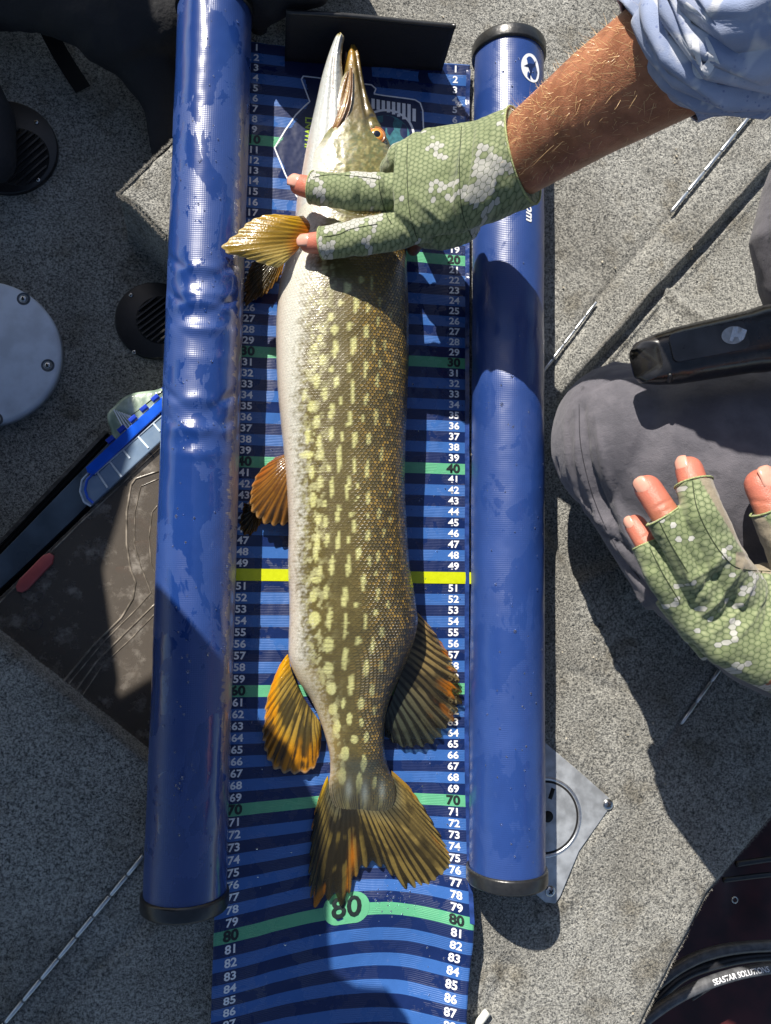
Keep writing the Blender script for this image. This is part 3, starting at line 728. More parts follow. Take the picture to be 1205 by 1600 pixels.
def fish_colour(px, py, q):
    """base colours of the skin; q runs 0 (belly) to 1 (back)"""
    n1 = fbm(px*.18, py*.11, seed=21); n2 = fbm(px*.5, py*.3, seed=22); n3 = vnoise(px*.9, py*.9, seed=23)
    wx = px+n2*1.6; wy = py+n1*2.5
    ol = np.array(lin(96, 86, 46)); dk = np.array(lin(62, 54, 22)); gold = np.array(lin(160, 128, 40)); wh = np.array(lin(198, 197, 186)); cream = np.array(lin(205, 204, 150)); yl = np.array(lin(198, 197, 132))
    col = np.zeros(px.shape+(3,))+ol
    col = col*(1+.22*n2[..., None]+.15*n3[..., None])
    g = np.clip(.5+.7*n1, 0, 1)*sstep(.45, .8, q)*sstep(1.0, .85, q)*sstep(620, 420, py)
    col = col*(1-g[..., None]*.5)+gold*g[..., None]*.5
    b = sstep(.50, .98, q); col = col*(1-.70*b[..., None])+dk*.70*b[..., None]
    # spots
    S = np.zeros(px.shape)
    for cx, cy, sw, sh in SPOTS:
        m = (abs(py-cy) < sh) & (abs(px-cx) < sw*1.6+4)
        if not m.any(): continue
        d = np.sqrt(((wx[m]-cx+(wy[m]-cy)*.06)/(sw*.5+.25))**2+((wy[m]-cy)/(sh*.5))**2)
        S[m] = np.maximum(S[m], sstep(1.12, .78, d))
    fade = 1-.35*sstep(.75, .95, q)
    col = col*(1-(S*fade)[..., None])+(yl*(1-.25*sstep(.6, 1, q))[..., None])*(S*fade)[..., None]
    # the belly: white, meeting the flank in a net of dark flecks
    e = np.interp(py, [300, 420, 520, 620, 700, 800, 900, 1000, 1060, 1130, 1200, 1290], [.30, .22, .19, .15, .12, .10, .07, .10, .16, .10, .05, .02])
    ra, rb = px*.8+py*.35, py*.62-px*.45
    net = fbm(ra*.33, rb*.33, seed=31)+.6*np.sin(py*.95+fbm(px*.1, py*.1, seed=35)*5+px*.12)*.35
    t = (q-e)/.15
    bel = sstep(.6, -.5, t+net*.6-.05)
    zone = np.exp(-((q-e-.13)/.10)**2)
    flk = sstep(-.05, .3, fbm(ra*.20, rb*.16, seed=33))*zone*.65
    col = col*(1-flk[..., None])+cream*flk[..., None]
    col = col*(1-bel[..., None])+wh*(1+.04*n2[..., None])*bel[..., None]
    hatch = sstep(.1, .7, np.sin(py*1.05+px*.10+fbm(px*.06, py*.06, seed=36)*6))*np.exp(-((q-e-.17)/.12)**2)*sstep(430, 480, py)*sstep(1000, 900, py)*.38
    col = col*(1-hatch[..., None])+np.array(lin(84, 74, 46))*hatch[..., None]
    pk = np.exp(-((q-.0)/.06)**2)*.25; col = col*(1-pk[..., None])+np.array(lin(222, 180, 165))*pk[..., None]
    # lower tail end: yellow flank above the anal fin, paler bluish spots near the tail
    ta = sstep(1020, 1060, py)*sstep(.35, .1, q); col = col*(1-.35*ta[..., None])+np.array(lin(196, 168, 96))*.35*ta[..., None]
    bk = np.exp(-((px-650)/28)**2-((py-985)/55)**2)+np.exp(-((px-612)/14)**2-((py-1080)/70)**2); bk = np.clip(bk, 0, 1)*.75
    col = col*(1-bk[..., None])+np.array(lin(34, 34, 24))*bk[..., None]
    # the head: olive brown with gold flecks, dark lines on the gill cover
    te = sstep(1200, 1245, py+n2*10)*.9; col = col*(1-te[..., None])+np.array(lin(80, 76, 50))*te[..., None]
    ry = np.clip(rays(np.clip(q, 0, 1), .2+0*q, 31, 103, -.7, .2), 0, 1)*.85*sstep(1212, 1256, py+6*n2); col = col*(1-ry[..., None])+np.array(lin(24, 25, 24))*ry[..., None]
    bl = np.exp(-(((px-545)/5)**2+((py-1232)/14)**2))+np.exp(-(((px-570)/5)**2+((py-1238)/16)**2))+np.exp(-(((px-597)/5)**2+((py-1234)/14)**2)); bl = np.clip(bl, 0, 1)*.7; col = col*(1-bl[..., None])+np.array(lin(150, 158, 150))*bl[..., None]
    hd = sstep(345, 325, py)
    hc = np.zeros(px.shape+(3,))+np.array(lin(122, 116, 62))
    fl = sstep(.05, .35, vnoise(px*.28, py*.28, seed=41)); hc = hc*(1-fl[..., None]*.55)+np.array(lin(178, 170, 112))*fl[..., None]*.55
    fl = sstep(.15, .4, vnoise(px*.33+9, py*.33, seed=42)); hc = hc*(1-fl[..., None]*.6)+np.array(lin(92, 108, 66))*fl[..., None]*.6
    sn = sstep(215, 170, py)
    sc_ = np.array(lin(104, 84, 34)); hc = hc*(1-sn[..., None]*.85)+sc_*sn[..., None]*.85
    hc = hc*(1+.3*fbm(px*.5, py*.08, seed=43)[..., None])
    tip = sstep(120, 75, py); hc = hc*(1-tip[..., None])+np.array(lin(168, 128, 40))*tip[..., None]
    rdg = np.exp(-((px-(557+(py-80)*.12))/3.0)**2)*sstep(210, 180, py); hc = hc*(1-.5*rdg[..., None])
    hw = sstep(.36, .22, q+n2*.06)*sstep(205, 240, py); hc = hc*(1-hw[..., None])+wh*hw[..., None]
    gl = np.exp(-((py-338-(px-540)*.05)/12)**2)*sstep(500, 512, px); hc = hc*(1-.8*gl[..., None])+np.array(lin(52, 50, 34))*.8*gl[..., None]
    # red and pink round the gill opening
    rd = np.exp(-(((px-500)/12)**2+((py-335)/18)**2)); hc = hc*(1-.6*rd[..., None])+np.array(lin(186, 120, 100))*.6*rd[..., None]
    hc = hc*np.where(hw > .5, 1, .82)[..., None]; col = col*(1-hd[..., None])+hc*hd[..., None]
    sca = np.exp(-(((px-500)/1.8)**2+((py-728)/3.2)**2)); col = col*(1-.8*sca[..., None])
    return col
nu, nv = 900, 190
yy = np.concatenate([np.linspace(70, 100, 30)[:-1], np.linspace(100, 1268, nu-29)])
xl = cr_interp(yy, ST[:, 0], ST[:, 1]); xr = cr_interp(yy, ST[:, 0], ST[:, 2]); hb = cr_interp(yy, ST[:, 0], ST[:, 3]); zc = cr_interp(yy, ST[:, 0], ST[:, 4])
PL = W(xl, yy, zc); PR = W(xr, yy, zc); CE = (PL+PR)/2; AX = (PR-PL)/2
ph = np.linspace(0, 2*math.pi, nv+1)[:-1]
cx = np.sign(np.cos(ph))*abs(np.cos(ph))**.88; sx = np.sign(np.sin(ph))*abs(np.sin(ph))**.92
P = CE[:, None, :]+AX[:, None, :]*cx[None, :, None]
P[..., 2] += (sx[None, :]*hb[:, None])*np.where(sx < 0, .95, 1.0)[None, :]
px, py = PX(P)
q = (cx[None, :]*.5+.5)+0*px
pyd = yy[:, None]+0*px; pxd = xl[:, None]+(xr-xl)[:, None]*q
top_ = (sx >= 0)[None, :]; pxp = np.where(top_, px, pxd); pyp = np.where(top_, py, pyd); qp = np.clip((pxp-xl[:, None])/(xr-xl)[:, None], 0, 1)
# relief: gill cover edge, snout ridge, soft folds
P[..., 2] += .10*fbm(pxd*.03, pyd*.02, seed=51)*np.clip(sx, 0, 1)[None, :]
rel = np.zeros_like(pxd)
gx_ = 505+(pyd-330)**2*.0; 
gc = 352-((pxd-560)/60)**2*26
rel -= .28*sstep(-1, 8, pyd-gc)*sstep(16, 6, pyd-gc)*(pyd < 372)
ridge = np.exp(-((pxd-(563+(pyd-80)*.20))/3.5)**2)*sstep(215, 190, pyd)*.22 - np.exp(-((pxd-(553+(pyd-80)*.12))/3.5)**2)*sstep(215, 185, pyd)*.25
socket = -.25*np.exp(-((np.hypot(pxd-585, pyd-214)-15)/4)**2)
rel += ridge+socket+.05*fbm(pxd*.15, pyd*.1, seed=52)*sstep(340, 300, pyd)
P[..., 2] += rel*np.clip(sx, 0, 1)[None, :]
wid = np.linalg.norm(AX, axis=1)*2
S_ = np.concatenate([[0], np.cumsum(np.linalg.norm(np.diff(CE, axis=0), axis=1))])
uvw = np.stack([q*8+0*pxd, S_[:, None]+0*pxd, q], -1)
uvw[..., 0] = (ph/math.pi*2*4.6)[None, :]*np.clip(wid/9, .55, 1.2)[:, None]
col = fish_colour(pxp, pyp, qp)
def m_fish():
    x = NX('wet_pike_skin'); uv = x.attr('uvw'); u, v, q_ = x.xyz(uv)
    base = S(x, x.attr('Col', 'Color'))
    sz = .225
    d, idv = hexcells(x, u*1.0, v*.8, sz)
    edge = x.ss(d, .02, .22)
    body = x.ss(v, 13.5, 16.5)*x.ss(v, 70, 60)
    back = x.ss(q_, .42, .85)
    k = body*(back*.8+.03)
    c = x.mix((1-edge)*k*.85, base, lin(30, 24, 10))
    glint = x.ss(x.noise(idv, 3.7, 1), .42, .70)*edge*back*body*.62
    c = x.mix(glint, c, lin(206, 164, 70))
    mot = x.noise(uv, 9, 4, .7); c = x.mix(x.ss(mot, .45, .62)*.22, c, lin(70, 56, 28))
    # fine lateral grooves between the scale rows of the lower flank
    row = x.ss((v*2*math.pi*2.6+x.noise(uv, .8)*5).sin(), .2, .9)*x.ss(q_, .22, .28)*x.ss(q_, .50, .42)*body*x.ss(x.noise(uv, .35), .45, .55)
    c = x.mix(row*.40, c, lin(84, 72, 44))
    h = edge*k*1.0+edge*body*.08+mot*.35
    x.bsdf(col=c, rough=.26+x.noise(uv, 6, 3)*.12, spec=.6, normal=x.bump(h, .0009, .8), coat=.9, coat_rough=.09, coat_n=x.bump(x.noise(uv, 3.2, 3)*.6+h*.35, .0010, .8), sub=.04, subr=(.01, .006, .003), subs=1.0)
    return x.m
M_fish = m_fish()
F_ = grid_faces(len(yy), nv, cv=True)
mk('body', P, F_, M_fish, fish, col=col, uvw=uvw)
# lower jaw
J = np.array([(54,527,533,.2,5.2),(58,524,537,.45,5.1),(70,519,536,.7,5.0),(90,512,534,.9,4.9),(120,503,536,1.1,4.7),(160,494,540,1.4,4.3),(200,485,545,1.7,4.0),(240,477,548,2.0,3.8),(280,470,545,2.3,3.6),(320,463,540,2.5,3.5),(350,461,540,2.4,3.4)], float)
yj = np.linspace(54, 350, 200); xl_, xr_, hb_, zc_ = [cr_interp(yj, J[:, 0], J[:, i]) for i in (1, 2, 3, 4)]
A_, B_ = W(xl_, yj, zc_), W(xr_, yj, zc_); c_, a_ = (A_+B_)/2, (B_-A_)/2; ph2 = np.linspace(0, 2*math.pi, 65)[:-1]
Pj = c_[:, None]+a_[:, None]*np.cos(ph2)[None, :, None]; Pj[..., 2] += np.sin(ph2)[None, :]*hb_[:, None]
qj = np.cos(ph2)[None, :]*.5+.5+0*yj[:, None]; yjj = yj[:, None]+0*qj; xjj = xl_[:, None]+(xr_-xl_)[:, None]*qj
Pj[..., 2] += (.12*np.exp(-((qj-.62)/.08)**2)-.10*np.exp(-((qj-.45)/.07)**2))*np.clip(np.sin(ph2), 0, 1)[None, :]
wh = np.array(lin(182, 186, 184)); cj = np.zeros(qj.shape+(3,))+wh
k = sstep(.70, .96, qj+.05*fbm(yjj*.1, qj*6, seed=61))*sstep(150, 100, yjj); cj = cj*(1-k[..., None])+np.array(lin(150, 124, 60))*k[..., None]
k = sstep(66, 56, yjj); cj = cj*(1-k[..., None])+np.array(lin(160, 148, 88))*k[..., None]
k = .5*sstep(.2, .6, fbm(xjj*.08, yjj*.05, seed=62)); cj = cj*(1-k[..., None])+np.array(lin(186, 180, 170))*k[..., None]
k = np.exp(-((qj-.5)/.05)**2)*.4*sstep(80, 120, yjj); cj = cj*(1-k[..., None])+np.array(lin(150, 120, 110))*k[..., None]
k = .5*sstep(.18, .0, qj)*sstep(180, 260, yjj); cj = cj*(1-k[..., None])+np.array(lin(212, 170, 150))*k[..., None]
xs = NX('wet_pale_jaw'); xb = S(xs, xs.attr('Col', 'Color')); xs.bsdf(col=xb, rough=.28, spec=.6, coat=.6, coat_rough=.06, normal=xs.bump(xs.noise(xs.obj(), 260, 4, .6), .0010, .7), sub=.08, subr=(.01, .006, .004)); M_jaw = xs.m
mk('lower_jaw', Pj, grid_faces(200, 64, cv=True), M_jaw, fish, col=cj)
# inside of the mouth
V, Fc = tube(W(np.array([541, 541, 538]), np.array([84, 110, 150]), np.array([4.0, 3.8, 3.5])), [.3, .5, .6], n=12, caps='roundall'); mk('mouth_lining', V, Fc, m_plain('mouth_dark', lin(70, 40, 34), .25), fish)
# maxilla: the long flat lip plate, in two leaves
def leaf(name, left, right, z0, bulge, colf, parent=fish, nn=60, m=14, grooves=0, mat=None):
    L_ = smooth_poly(left, 10); R2 = smooth_poly(right, 10)
    tt_ = np.linspace(0, 1, nn); f_ = lambda Q: np.stack([np.interp(tt_, np.linspace(0, 1, len(Q)), Q[:, i]) for i in range(Q.shape[1])], 1)
    L_, R2 = f_(L_), f_(R2); w_ = np.linspace(0, 1, m)
    G = L_[:, None]*(1-w_[None, :, None])+R2[:, None]*w_[None, :, None]
    zz = G[..., 2]+bulge*np.sin(w_*math.pi)[None, :]**.6*np.sin(np.clip(tt_, .02, .98)*math.pi)[:, None]**.4
    if grooves: zz = zz+.06*np.sin(w_*math.pi*grooves*2)[None, :]
    Pt = W(G[..., 0], G[..., 1], zz)
    low = Pt.copy(); low[..., 2] -= .35+bulge*.8
    V = np.concatenate([Pt.reshape(-1, 3), low.reshape(-1, 3)]); f1 = grid_faces(nn, m); f2 = f1[:, ::-1]+nn*m
    rim = []
    idx = [i*m for i in range(nn)]+[(nn-1)*m+j for j in range(1, m)]+[i*m+m-1 for i in range(nn-2, -1, -1)]+[j for j in range(m-2, 0, -1)]
    for a__, b__ in zip(idx, idx[1:]+idx[:1]): rim.append((a__, b__, b__+nn*m, a__+nn*m))
    c_ = colf(tt_[:, None]+0*G[..., 0], w_[None, :]+0*G[..., 0]); c2 = np.concatenate([c_.reshape(-1, 3)]*2)
    return mk(name, V, [tuple(f) for f in f1]+[tuple(f) for f in f2]+rim, mat or M_jaw, parent, col=c2)
def cmax(t_, w_):
    a = np.array(lin(160, 152, 122)); b = np.array(lin(84, 52, 20)); k = sstep(.25, .6, w_+.15*t_); c = a*(1-k[..., None])+b*k[..., None]
    k = np.exp(-((w_-.75)/.1)**2)*.6; return c*(1-k[..., None])+np.array(lin(150, 116, 50))*k[..., None]
leaf('maxilla', [(541,112,5.2),(527,135,5.2),(513,165,5.1),(509,185,5.0),(516,212,4.9)], [(545,110,5.4),(541,140,5.5),(538,170,5.6),(533,195,5.5),(519,214,4.9)], 5, .30, cmax)
def cbr(t_, w_):
    b = np.array(lin(104, 70, 26)); c = b+0*w_[..., None]; k = sstep(.55, .95, t_); c = c*(1-k[..., None])+np.array(lin(110, 48, 24))*k[..., None]
    k = np.exp(-((w_-.3)/.12)**2)*.7; return c*(1-k[..., None])+np.array(lin(168, 132, 58))*k[..., None]
leaf('supramaxilla', [(547,105,5.6),(540,140,5.8),(530,170,5.9),(519,200,5.7),(518,210,5.3)], [(551,106,5.7),(551,140,6.1),(547,170,6.2),(535,195,6.0),(521,213,5.4)], 5, .25, cbr, grooves=2)
# eye
ec = W(588, 214, 5.55); V, Fc = ball(ec, (.74, .74, .5), 20); V = np.array(V)
d_ = np.hypot(V[:, 0]-ec[0], V[:, 1]-ec[1])/.66; ang_ = np.arctan2(V[:, 1]-ec[1], V[:, 0]-ec[0])
mk('eye', V, Fc, m_plain('eye_rim', lin(120, 70, 40), .15, coat=.8), fish)
V = []; rads = [0, .12, .24, .30, .32, .42, .54, .62, .66]; 
for r_ in rads:
    for j in range(40): a = j*math.pi/20; V.append((ec[0]+r_*math.cos(a), ec[1]+r_*math.sin(a), ec[2]+.53*math.sqrt(max(0, 1-(r_/.80)**2))))
V = np.array(V); rr_ = np.repeat(rads, 40); aa_ = np.tile(np.arange(40)*math.pi/20, len(rads))
ce = np.zeros((len(V), 3))+np.array(lin(220, 130, 36)); ce[rr_ > .56] = lin(205, 150, 110); ce[(rr_ < .31)] = (.004, .006, .012); ce[(rr_ > .31) & (rr_ < .33)] = lin(240, 190, 90)
xe = NX('wet_eye'); xe.bsdf(col=S(xe, xe.attr('Col', 'Color')), rough=.12, coat=1.0, coat_rough=.02); mk('iris', V, grid_faces(len(rads), 40, cv=True), xe.m, fish, col=ce)
V, Fc = ring_mesh(ec, .72, .12, ec[2]+.16, h=.14); mk('eyelid', V, Fc, m_plain('lid', lin(150, 96, 50), .2, coat=.6), fish)
# fins -----------------------------------------------------------
xf = NX('wet_fin'); fc = S(xf, xf.attr('Col', 'Color')); fa = xf.attr('Col', 'Alpha')
xf.bsdf(col=fc, rough=.25, spec=.5, coat=.5, coat_rough=.08, normal=xf.bump(xf.noise(xf.obj(), 500, 2), .0004))
tr = xf.n('ShaderNodeBsdfTranslucent'); xf.set(tr.inputs[0], xf.mix(.4, fc, (.9, .6, .15)))
m1 = xf.n('ShaderNodeMixShader'); m1.inputs[0].default_value = .35; xf.t.links.new(xf.b.outputs[0], m1.inputs[1]); xf.t.links.new(tr.outputs[0], m1.inputs[2])
tp = xf.n('ShaderNodeBsdfTransparent'); xf.set(tp.inputs[0], (.95, .9, .75)); m2 = xf.n('ShaderNodeMixShader')
_, _, thin = xf.xyz(xf.attr('uvw')); xf.set(m2.inputs[0], thin); xf.t.links.new(m1.outputs[0], m2.inputs[1]); xf.t.links.new(tp.outputs[0], m2.inputs[2])
xf.t.links.new(m2.outputs[0], xf.out.inputs[0]); M_fin = xf.m
def fin(name, base, outer, zb, zo, nray, colf, thinf, arch=.3, rag=.02, nn=None, m=60, label=None, ripple=.05, seed=0):
    nn = nn or nray*16+1
    def rs(Q, k):
        Q = smooth_poly(Q, 10); s = np.concatenate([[0], np.cumsum(np.linalg.norm(np.diff(Q, axis=0), axis=1))]); s /= s[-1]
        t = np.linspace(0, 1, k); return np.stack([np.interp(t, s, Q[:, 0]), np.interp(t, s, Q[:, 1])], 1)
    Bq, Oq = rs(base, nn), rs(outer, nn); U_ = np.linspace(0, 1, nn); ray = np.cos(U_*nray*2*math.pi)
    ext = 1+rag*(ray*.6-.15)+rag*1.3*fbm(U_*nray*.8, U_*0, seed=70+seed)
    ts = np.linspace(0, 1, m)
    G = Bq[:, None]+(Oq-Bq)[:, None]*(ts[None, :, None]*(1+(ext[:, None, None]-1)*sstep(.5, 1, ts)[None, :, None]))
    Uu = U_[:, None]+0*ts[None, :]; T = ts[None, :]+0*Uu
    # each ray forks towards the margin
    fr = np.where(T > .45, np.cos(Uu*nray*4*math.pi)*sstep(.4, .7, T)*.5+ray[:, None]*(1-.5*sstep(.4, .7, T)), ray[:, None])
    zz = zb+(zo-zb)*T+arch*np.sin(T*math.pi)*np.sin(np.clip(Uu, .0, 1)*math.pi)**.5+ripple*fr*np.clip(T*4, 0, 1)+.12*fbm(Uu*4, T*2, seed=80+seed)*T
    Pt = W(G[..., 0], G[..., 1], zz)
    c_ = colf(Uu, T, fr); th = thinf(Uu, T, fr)
    o = mk(name, Pt, grid_faces(nn, m), M_fin, fish, col=c_, uvw=np.stack([Uu, T, th], -1))
    if label: o['label'] = label
    md = o.modifiers.new('s', 'SOLIDIFY'); md.thickness = .0006
    return o
def lerp3(a, b, k): return np.asarray(a)*(1-k[..., None])+np.asarray(b)*k[..., None]
def cpect(U_, T, fr):
    c = lerp3(lin(196, 156, 34), lin(156, 128, 44), sstep(.1, .5, U_)); c = lerp3(c, lin(112, 92, 34), rays(U_, T, 16, 90, -.9, -.5)*.6); c = lerp3(c, lin(214, 196, 120), sstep(.45, .95, U_)*.7)
    c = lerp3(c, lin(216, 110, 30), sstep(.3, 0, T)*.8); c = lerp3(c, lin(120, 92, 24), sstep(-.1, -.9, fr)*.55); c = lerp3(c, lin(232, 214, 160), sstep(.94, 1, T)*.6)
    return c*(1+.12*fbm(U_*12, T*6, seed=91)[..., None])
th0 = lambda a, b: (lambda U_, T, fr: a+(b-a)*sstep(.4, 1, T)*(.5-.5*fr))
fin('pectoral_fin', [(474,338),(484,352),(478,372),(463,392),(452,402)], [(462,339),(425,336),(392,346),(366,368),(350,389),(368,399),(392,405),(420,415),(434,417),(448,408)], 6.2, 6.6, 15, cpect, th0(.02, .1), arch=.7, rag=.03, seed=1, label='golden front fin held up beside the fingertip', ripple=.014)
def cbrn(U_, T, fr):
    c = lerp3(lin(70, 56, 26), lin(44, 40, 28), sstep(.2, .7, U_)); c = lerp3(c, lin(176, 128, 44), sstep(.3, .0, U_)); c = lerp3(c, lin(140, 96, 36), sstep(.7, 1, T)*.5)
    return c*(1+.35*fr[..., None]*.6)
fin('pectoral_fin', [(448,402),(438,440),(440,405),(430,400)][::1] and [(446,404),(436,408),(428,408),(415,402)], [(440,428),(418,456),(388,474),(382,462),(384,436),(394,410)], 1.6, 1.4, 12, cbrn, th0(.1, .25), arch=.1, rag=.05, seed=2, label='dark brown far front fin folded on the mat')
def cpel(U_, T, fr):
    c = lerp3(lin(140, 98, 42), lin(168, 116, 50), T); c = lerp3(c, lin(196, 100, 40), sstep(.5, .1, U_)*sstep(.3, .9, T)*.8); c = lerp3(c, lin(80, 56, 34), rays(U_, T, 13, 94, -.6, -.2)*.75); c = lerp3(c, lin(120, 76, 40), sstep(0, -.9, fr)*.6)
    c = lerp3(c, lin(100, 62, 34), sstep(.35, .6, fbm(U_*5, T*3, seed=95))*.5); return lerp3(c, lin(214, 176, 120), sstep(.93, 1, T)*.6)
fin('pelvic_fin', [(452,708),(460,716),(462,722),(464,728)], [(430,716),(405,738),(393,768),(394,795),(407,812),(430,821),(450,820),(468,815)], 3.8, 2.4, 13, cpel, th0(.08, .25), arch=.8, rag=.04, seed=3, label='orange brown belly fin nearest the camera', ripple=.016)
fin('pelvic_fin', [(406,790),(404,796),(400,800),(396,790)], [(412,812),(398,832),(384,836),(376,828),(376,810),(382,786)], 1.0, .7, 9, cbrn, th0(.15, .4), arch=.1, rag=.06, seed=4, label='brown far belly fin tip lying on the mat')
def canal(U_, T, fr):
    c = lerp3(lin(226, 170, 10), lin(172, 146, 70), sstep(.05, .3, U_)*sstep(.9, .3, T)); c = lerp3(c, lin(228, 150, 20), sstep(.5, .8, T)*.8)
    c = lerp3(c, lin(40, 44, 36), np.clip(rays(U_, T, 17, 97, -.6, -.1)*.7+streaks(U_, T, 14, 97, .0, .25)*.8, 0, .9)*sstep(.10, .28, U_)); c = lerp3(c, lin(232, 160, 24), streaks(U_, T, 38, 98, .05, .3)*sstep(.4, .75, T)*.9)
    c = lerp3(c, lin(70, 56, 34), sstep(-.4, -1, fr)*.45); return lerp3(c, lin(196, 176, 150), sstep(.94, 1, T)*.8)
fin('anal_fin', [(450,1022),(456,1050),(468,1078),(482,1102),(500,1128)], [(436,1042),(420,1085),(413,1130),(412,1165),(420,1192),(440,1207),(466,1209),(488,1202),(498,1180),(502,1150)], 1.6, 1.3, 17, canal, th0(.10, .40), arch=.5, rag=.035, seed=5, ripple=.014)
def cdors(U_, T, fr):
    c = lerp3(lin(150, 130, 84), lin(78, 84, 70), sstep(.25, .8, U_)); c = lerp3(c, lin(190, 156, 100), sstep(.14, .02, U_)*.8)
    c = lerp3(c, lin(22, 24, 24), np.clip(rays(U_, T, 18, 101, -.5, .1)*.8+streaks(U_, T, 10, 101, .0, .3)*.6, 0, .9)); c = lerp3(c, lin(226, 136, 24), streaks(U_, T, 24, 102, .12, .35)*sstep(.5, .85, T)*sstep(.75, .3, U_)*.9)
    return lerp3(c, lin(24, 22, 22), sstep(-.2, -.95, fr)*.55)
fin('dorsal_fin', [(653,957),(645,990),(634,1030),(618,1075),(602,1122)], [(672,978),(693,1008),(710,1040),(719,1075),(714,1110),(700,1135),(676,1158),(652,1168),(626,1166),(601,1150)], 1.9, 1.3, 18, cdors, lambda U_, T, fr: .08+.72*sstep(.45, 1, T)*(.5-.5*fr)+.1*T, arch=.4, rag=.05, seed=6, ripple=.014)
def ctail(U_, T, fr):
    c = lerp3(lin(112, 98, 50), lin(158, 138, 78), sstep(.25, .75, U_)); c = lerp3(c, lin(96, 97, 78), sstep(.34, .08, T))
    c = lerp3(c, lin(24, 25, 24), np.clip(rays(U_, T, 31, 103, -.7, .2)*.85+streaks(U_, T, 11, 108, .0, .22)*(.35+.55*sstep(.6, .3, U_))+streaks(U_, T*1.4, 5, 118, .05, .25)*.5, 0, .92)*(1-.35*sstep(.6, .8, U_)*sstep(.9, .3, T)))
    c = lerp3(c, lin(34, 32, 24), sstep(.12, .3, fbm(U_*9, T*4, seed=107))*sstep(.5, .7, U_)*.6)
    c = lerp3(c, lin(232, 148, 28), streaks(U_, T, 30, 105, .05, .3)*sstep(.6, .9, T)*.75*sstep(.10, .22, abs(U_-.52)))
    c = lerp3(c, lin(214, 130, 26), np.exp(-((U_-.37)/.018)**2-((T-.72)/.16)**2)*.8); c = lerp3(c, lin(206, 168, 22), sstep(.08, .01, U_)*sstep(.8, .2, T)*.9)
    return lerp3(c, lin(170, 136, 50), sstep(.93, .99, U_)*.8)
fin('tail_fin', [(512,1212),(516,1228),(530,1240),(560,1246),(590,1242),(608,1228),(612,1204)], [(497,1250),(488,1290),(485,1340),(486,1388),(489,1412),(500,1414),(518,1406),(538,1402),(552,1378),(566,1362),(585,1352),(602,1358),(622,1374),(650,1386),(682,1404),(712,1412),(736,1402),(722,1364),(692,1315),(668,1270),(640,1230)], 1.0, 1.1, 31, ctail, lambda U_, T, fr: .03+.16*sstep(.2, .8, T)+.35*sstep(.75, 1, T)*(.5-.5*fr), arch=.35, rag=.075, seed=7, ripple=.014)
fish_patch = None
# ------------------------------------------------------------------ the kneeling person
def m_skin(name, c1, c2):
    x = NX(name); o = x.obj(); n = x.noise(o, 60, 4, .6); f_ = x.noise(o, 900, 3, .6); v_ = x.vor(o, 1300)
    c = x.mix(x.ss(n, .35, .65), c1, c2); c = x.mix(x.ss(x.noise(o, 130, 2), .68, .74)*.35, c, tuple(v*.45 for v in c1))
    c = x.mix(x.xyz(x.attr('Col', 'Color'))[0]*.8, c, lin(196, 114, 98))
    x.bsdf(col=c, rough=.42, spec=.45, sub=.12, subr=(.012, .004, .002), subs=1.0, normal=x.bump(v_*.5+f_*.6, .0004, .7)); return x.m
M_skin = m_skin('tanned_skin', lin(138, 90, 66), lin(168, 114, 86))
def m_glove():
    x = NX('green_scale_glove'); uv = x.attr('uvw'); u, v, w_ = x.xyz(uv)
    u = u+(x.noise(uv, .9, 2)-.5)*.35; v = v+(x.noise(x.scalev(uv, 1, 1, 1.3), 1.1, 2)-.5)*.35
    d, idv = hexcells(x, u, v, .385)
    line = x.ss(d, .075, .03)
    cellshade = x.ss(d, .05, .5)
    n = x.noise(x.scalev(idv, 1, 1, 1), .17, 3, .7, .6)
    white = x.ss(n, .565, .575)
    n2 = x.noise(uv, .35, 3)
    c = x.mix(cellshade, lin(120, 131, 96), lin(150, 158, 122))
    c = x.mix(x.ss(n2, .4, .65)*.5, c, lin(108, 120, 82))
    c = x.mix(white, c, lin(176, 176, 170))
    c = x.mix(line*.72, c, lin(62, 78, 50))
    fab = x.noise(uv, 30, 2)
    leather = x.xyz(x.attr('Col', 'Color'))[0]
    c = x.mix(leather, c, x.mix(x.noise(uv, 6, 4), lin(120, 110, 92), lin(156, 146, 128)))
    h = cellshade*.03-line*.05+fab*.35+x.noise(uv, 1.1, 3)*1.4
    x.bsdf(col=c, rough=.68, spec=.25, sheen=.25, sheen_r=.5, normal=x.bump(h, .0007, .9)); return x.m
M_glove = m_glove()
pers = thing('person', (70, 8, 0), 'kneeling person in grey trousers and blue-grey shirt holding the pike with fingerless green gloves', 'person')
Q = lambda *a: [W(p[0], p[1], p[2]) for p in a]
skin = []; gloveL = []; gloveR = []
# left arm and hand (upper in the photo)
armL = Q((700,282,11.5),(812,243,16.4),(930,160,24.0),(1050,84,29.0),(1212,-28,34.0))+[np.array((37, 46, 42.)), np.array((58, 32, 54.))]
skin.append(tube(armL, [2.6,3.26,3.52,3.82,4.15,5.0,6.4], [.62,.72,.85,.92,.95,1,1], n=36, caps='roundall'))
fing1 = Q((640,300,10.6),(560,300,10.2),(500,297,9.2),(468,289,8.0)); skin.append(tube(fing1, [1.1,1.05,.98,.86], .92, n=20, caps='roundall'))
fing2 = Q((660,350,10.4),(580,366,9.8),(520,378,8.8),(483,380,7.6)); skin.append(tube(fing2, [1.1,1.05,.98,.84], .92, n=20, caps='roundall'))
fing0 = Q((700,250,10.6),(660,250,9.8),(640,262,8.2),(640,275,7.4)); skin.append(tube(fing0, [1.1,1.05,.95,.8], .92, n=16, caps='roundall'))
fing3 = Q((700,355,10),(678,362,8.4),(660,370,5.6),(646,388,3.2)); skin.append(tube(fing3, [1.05,.95,.85,.7], .92, n=16, caps='roundall'))
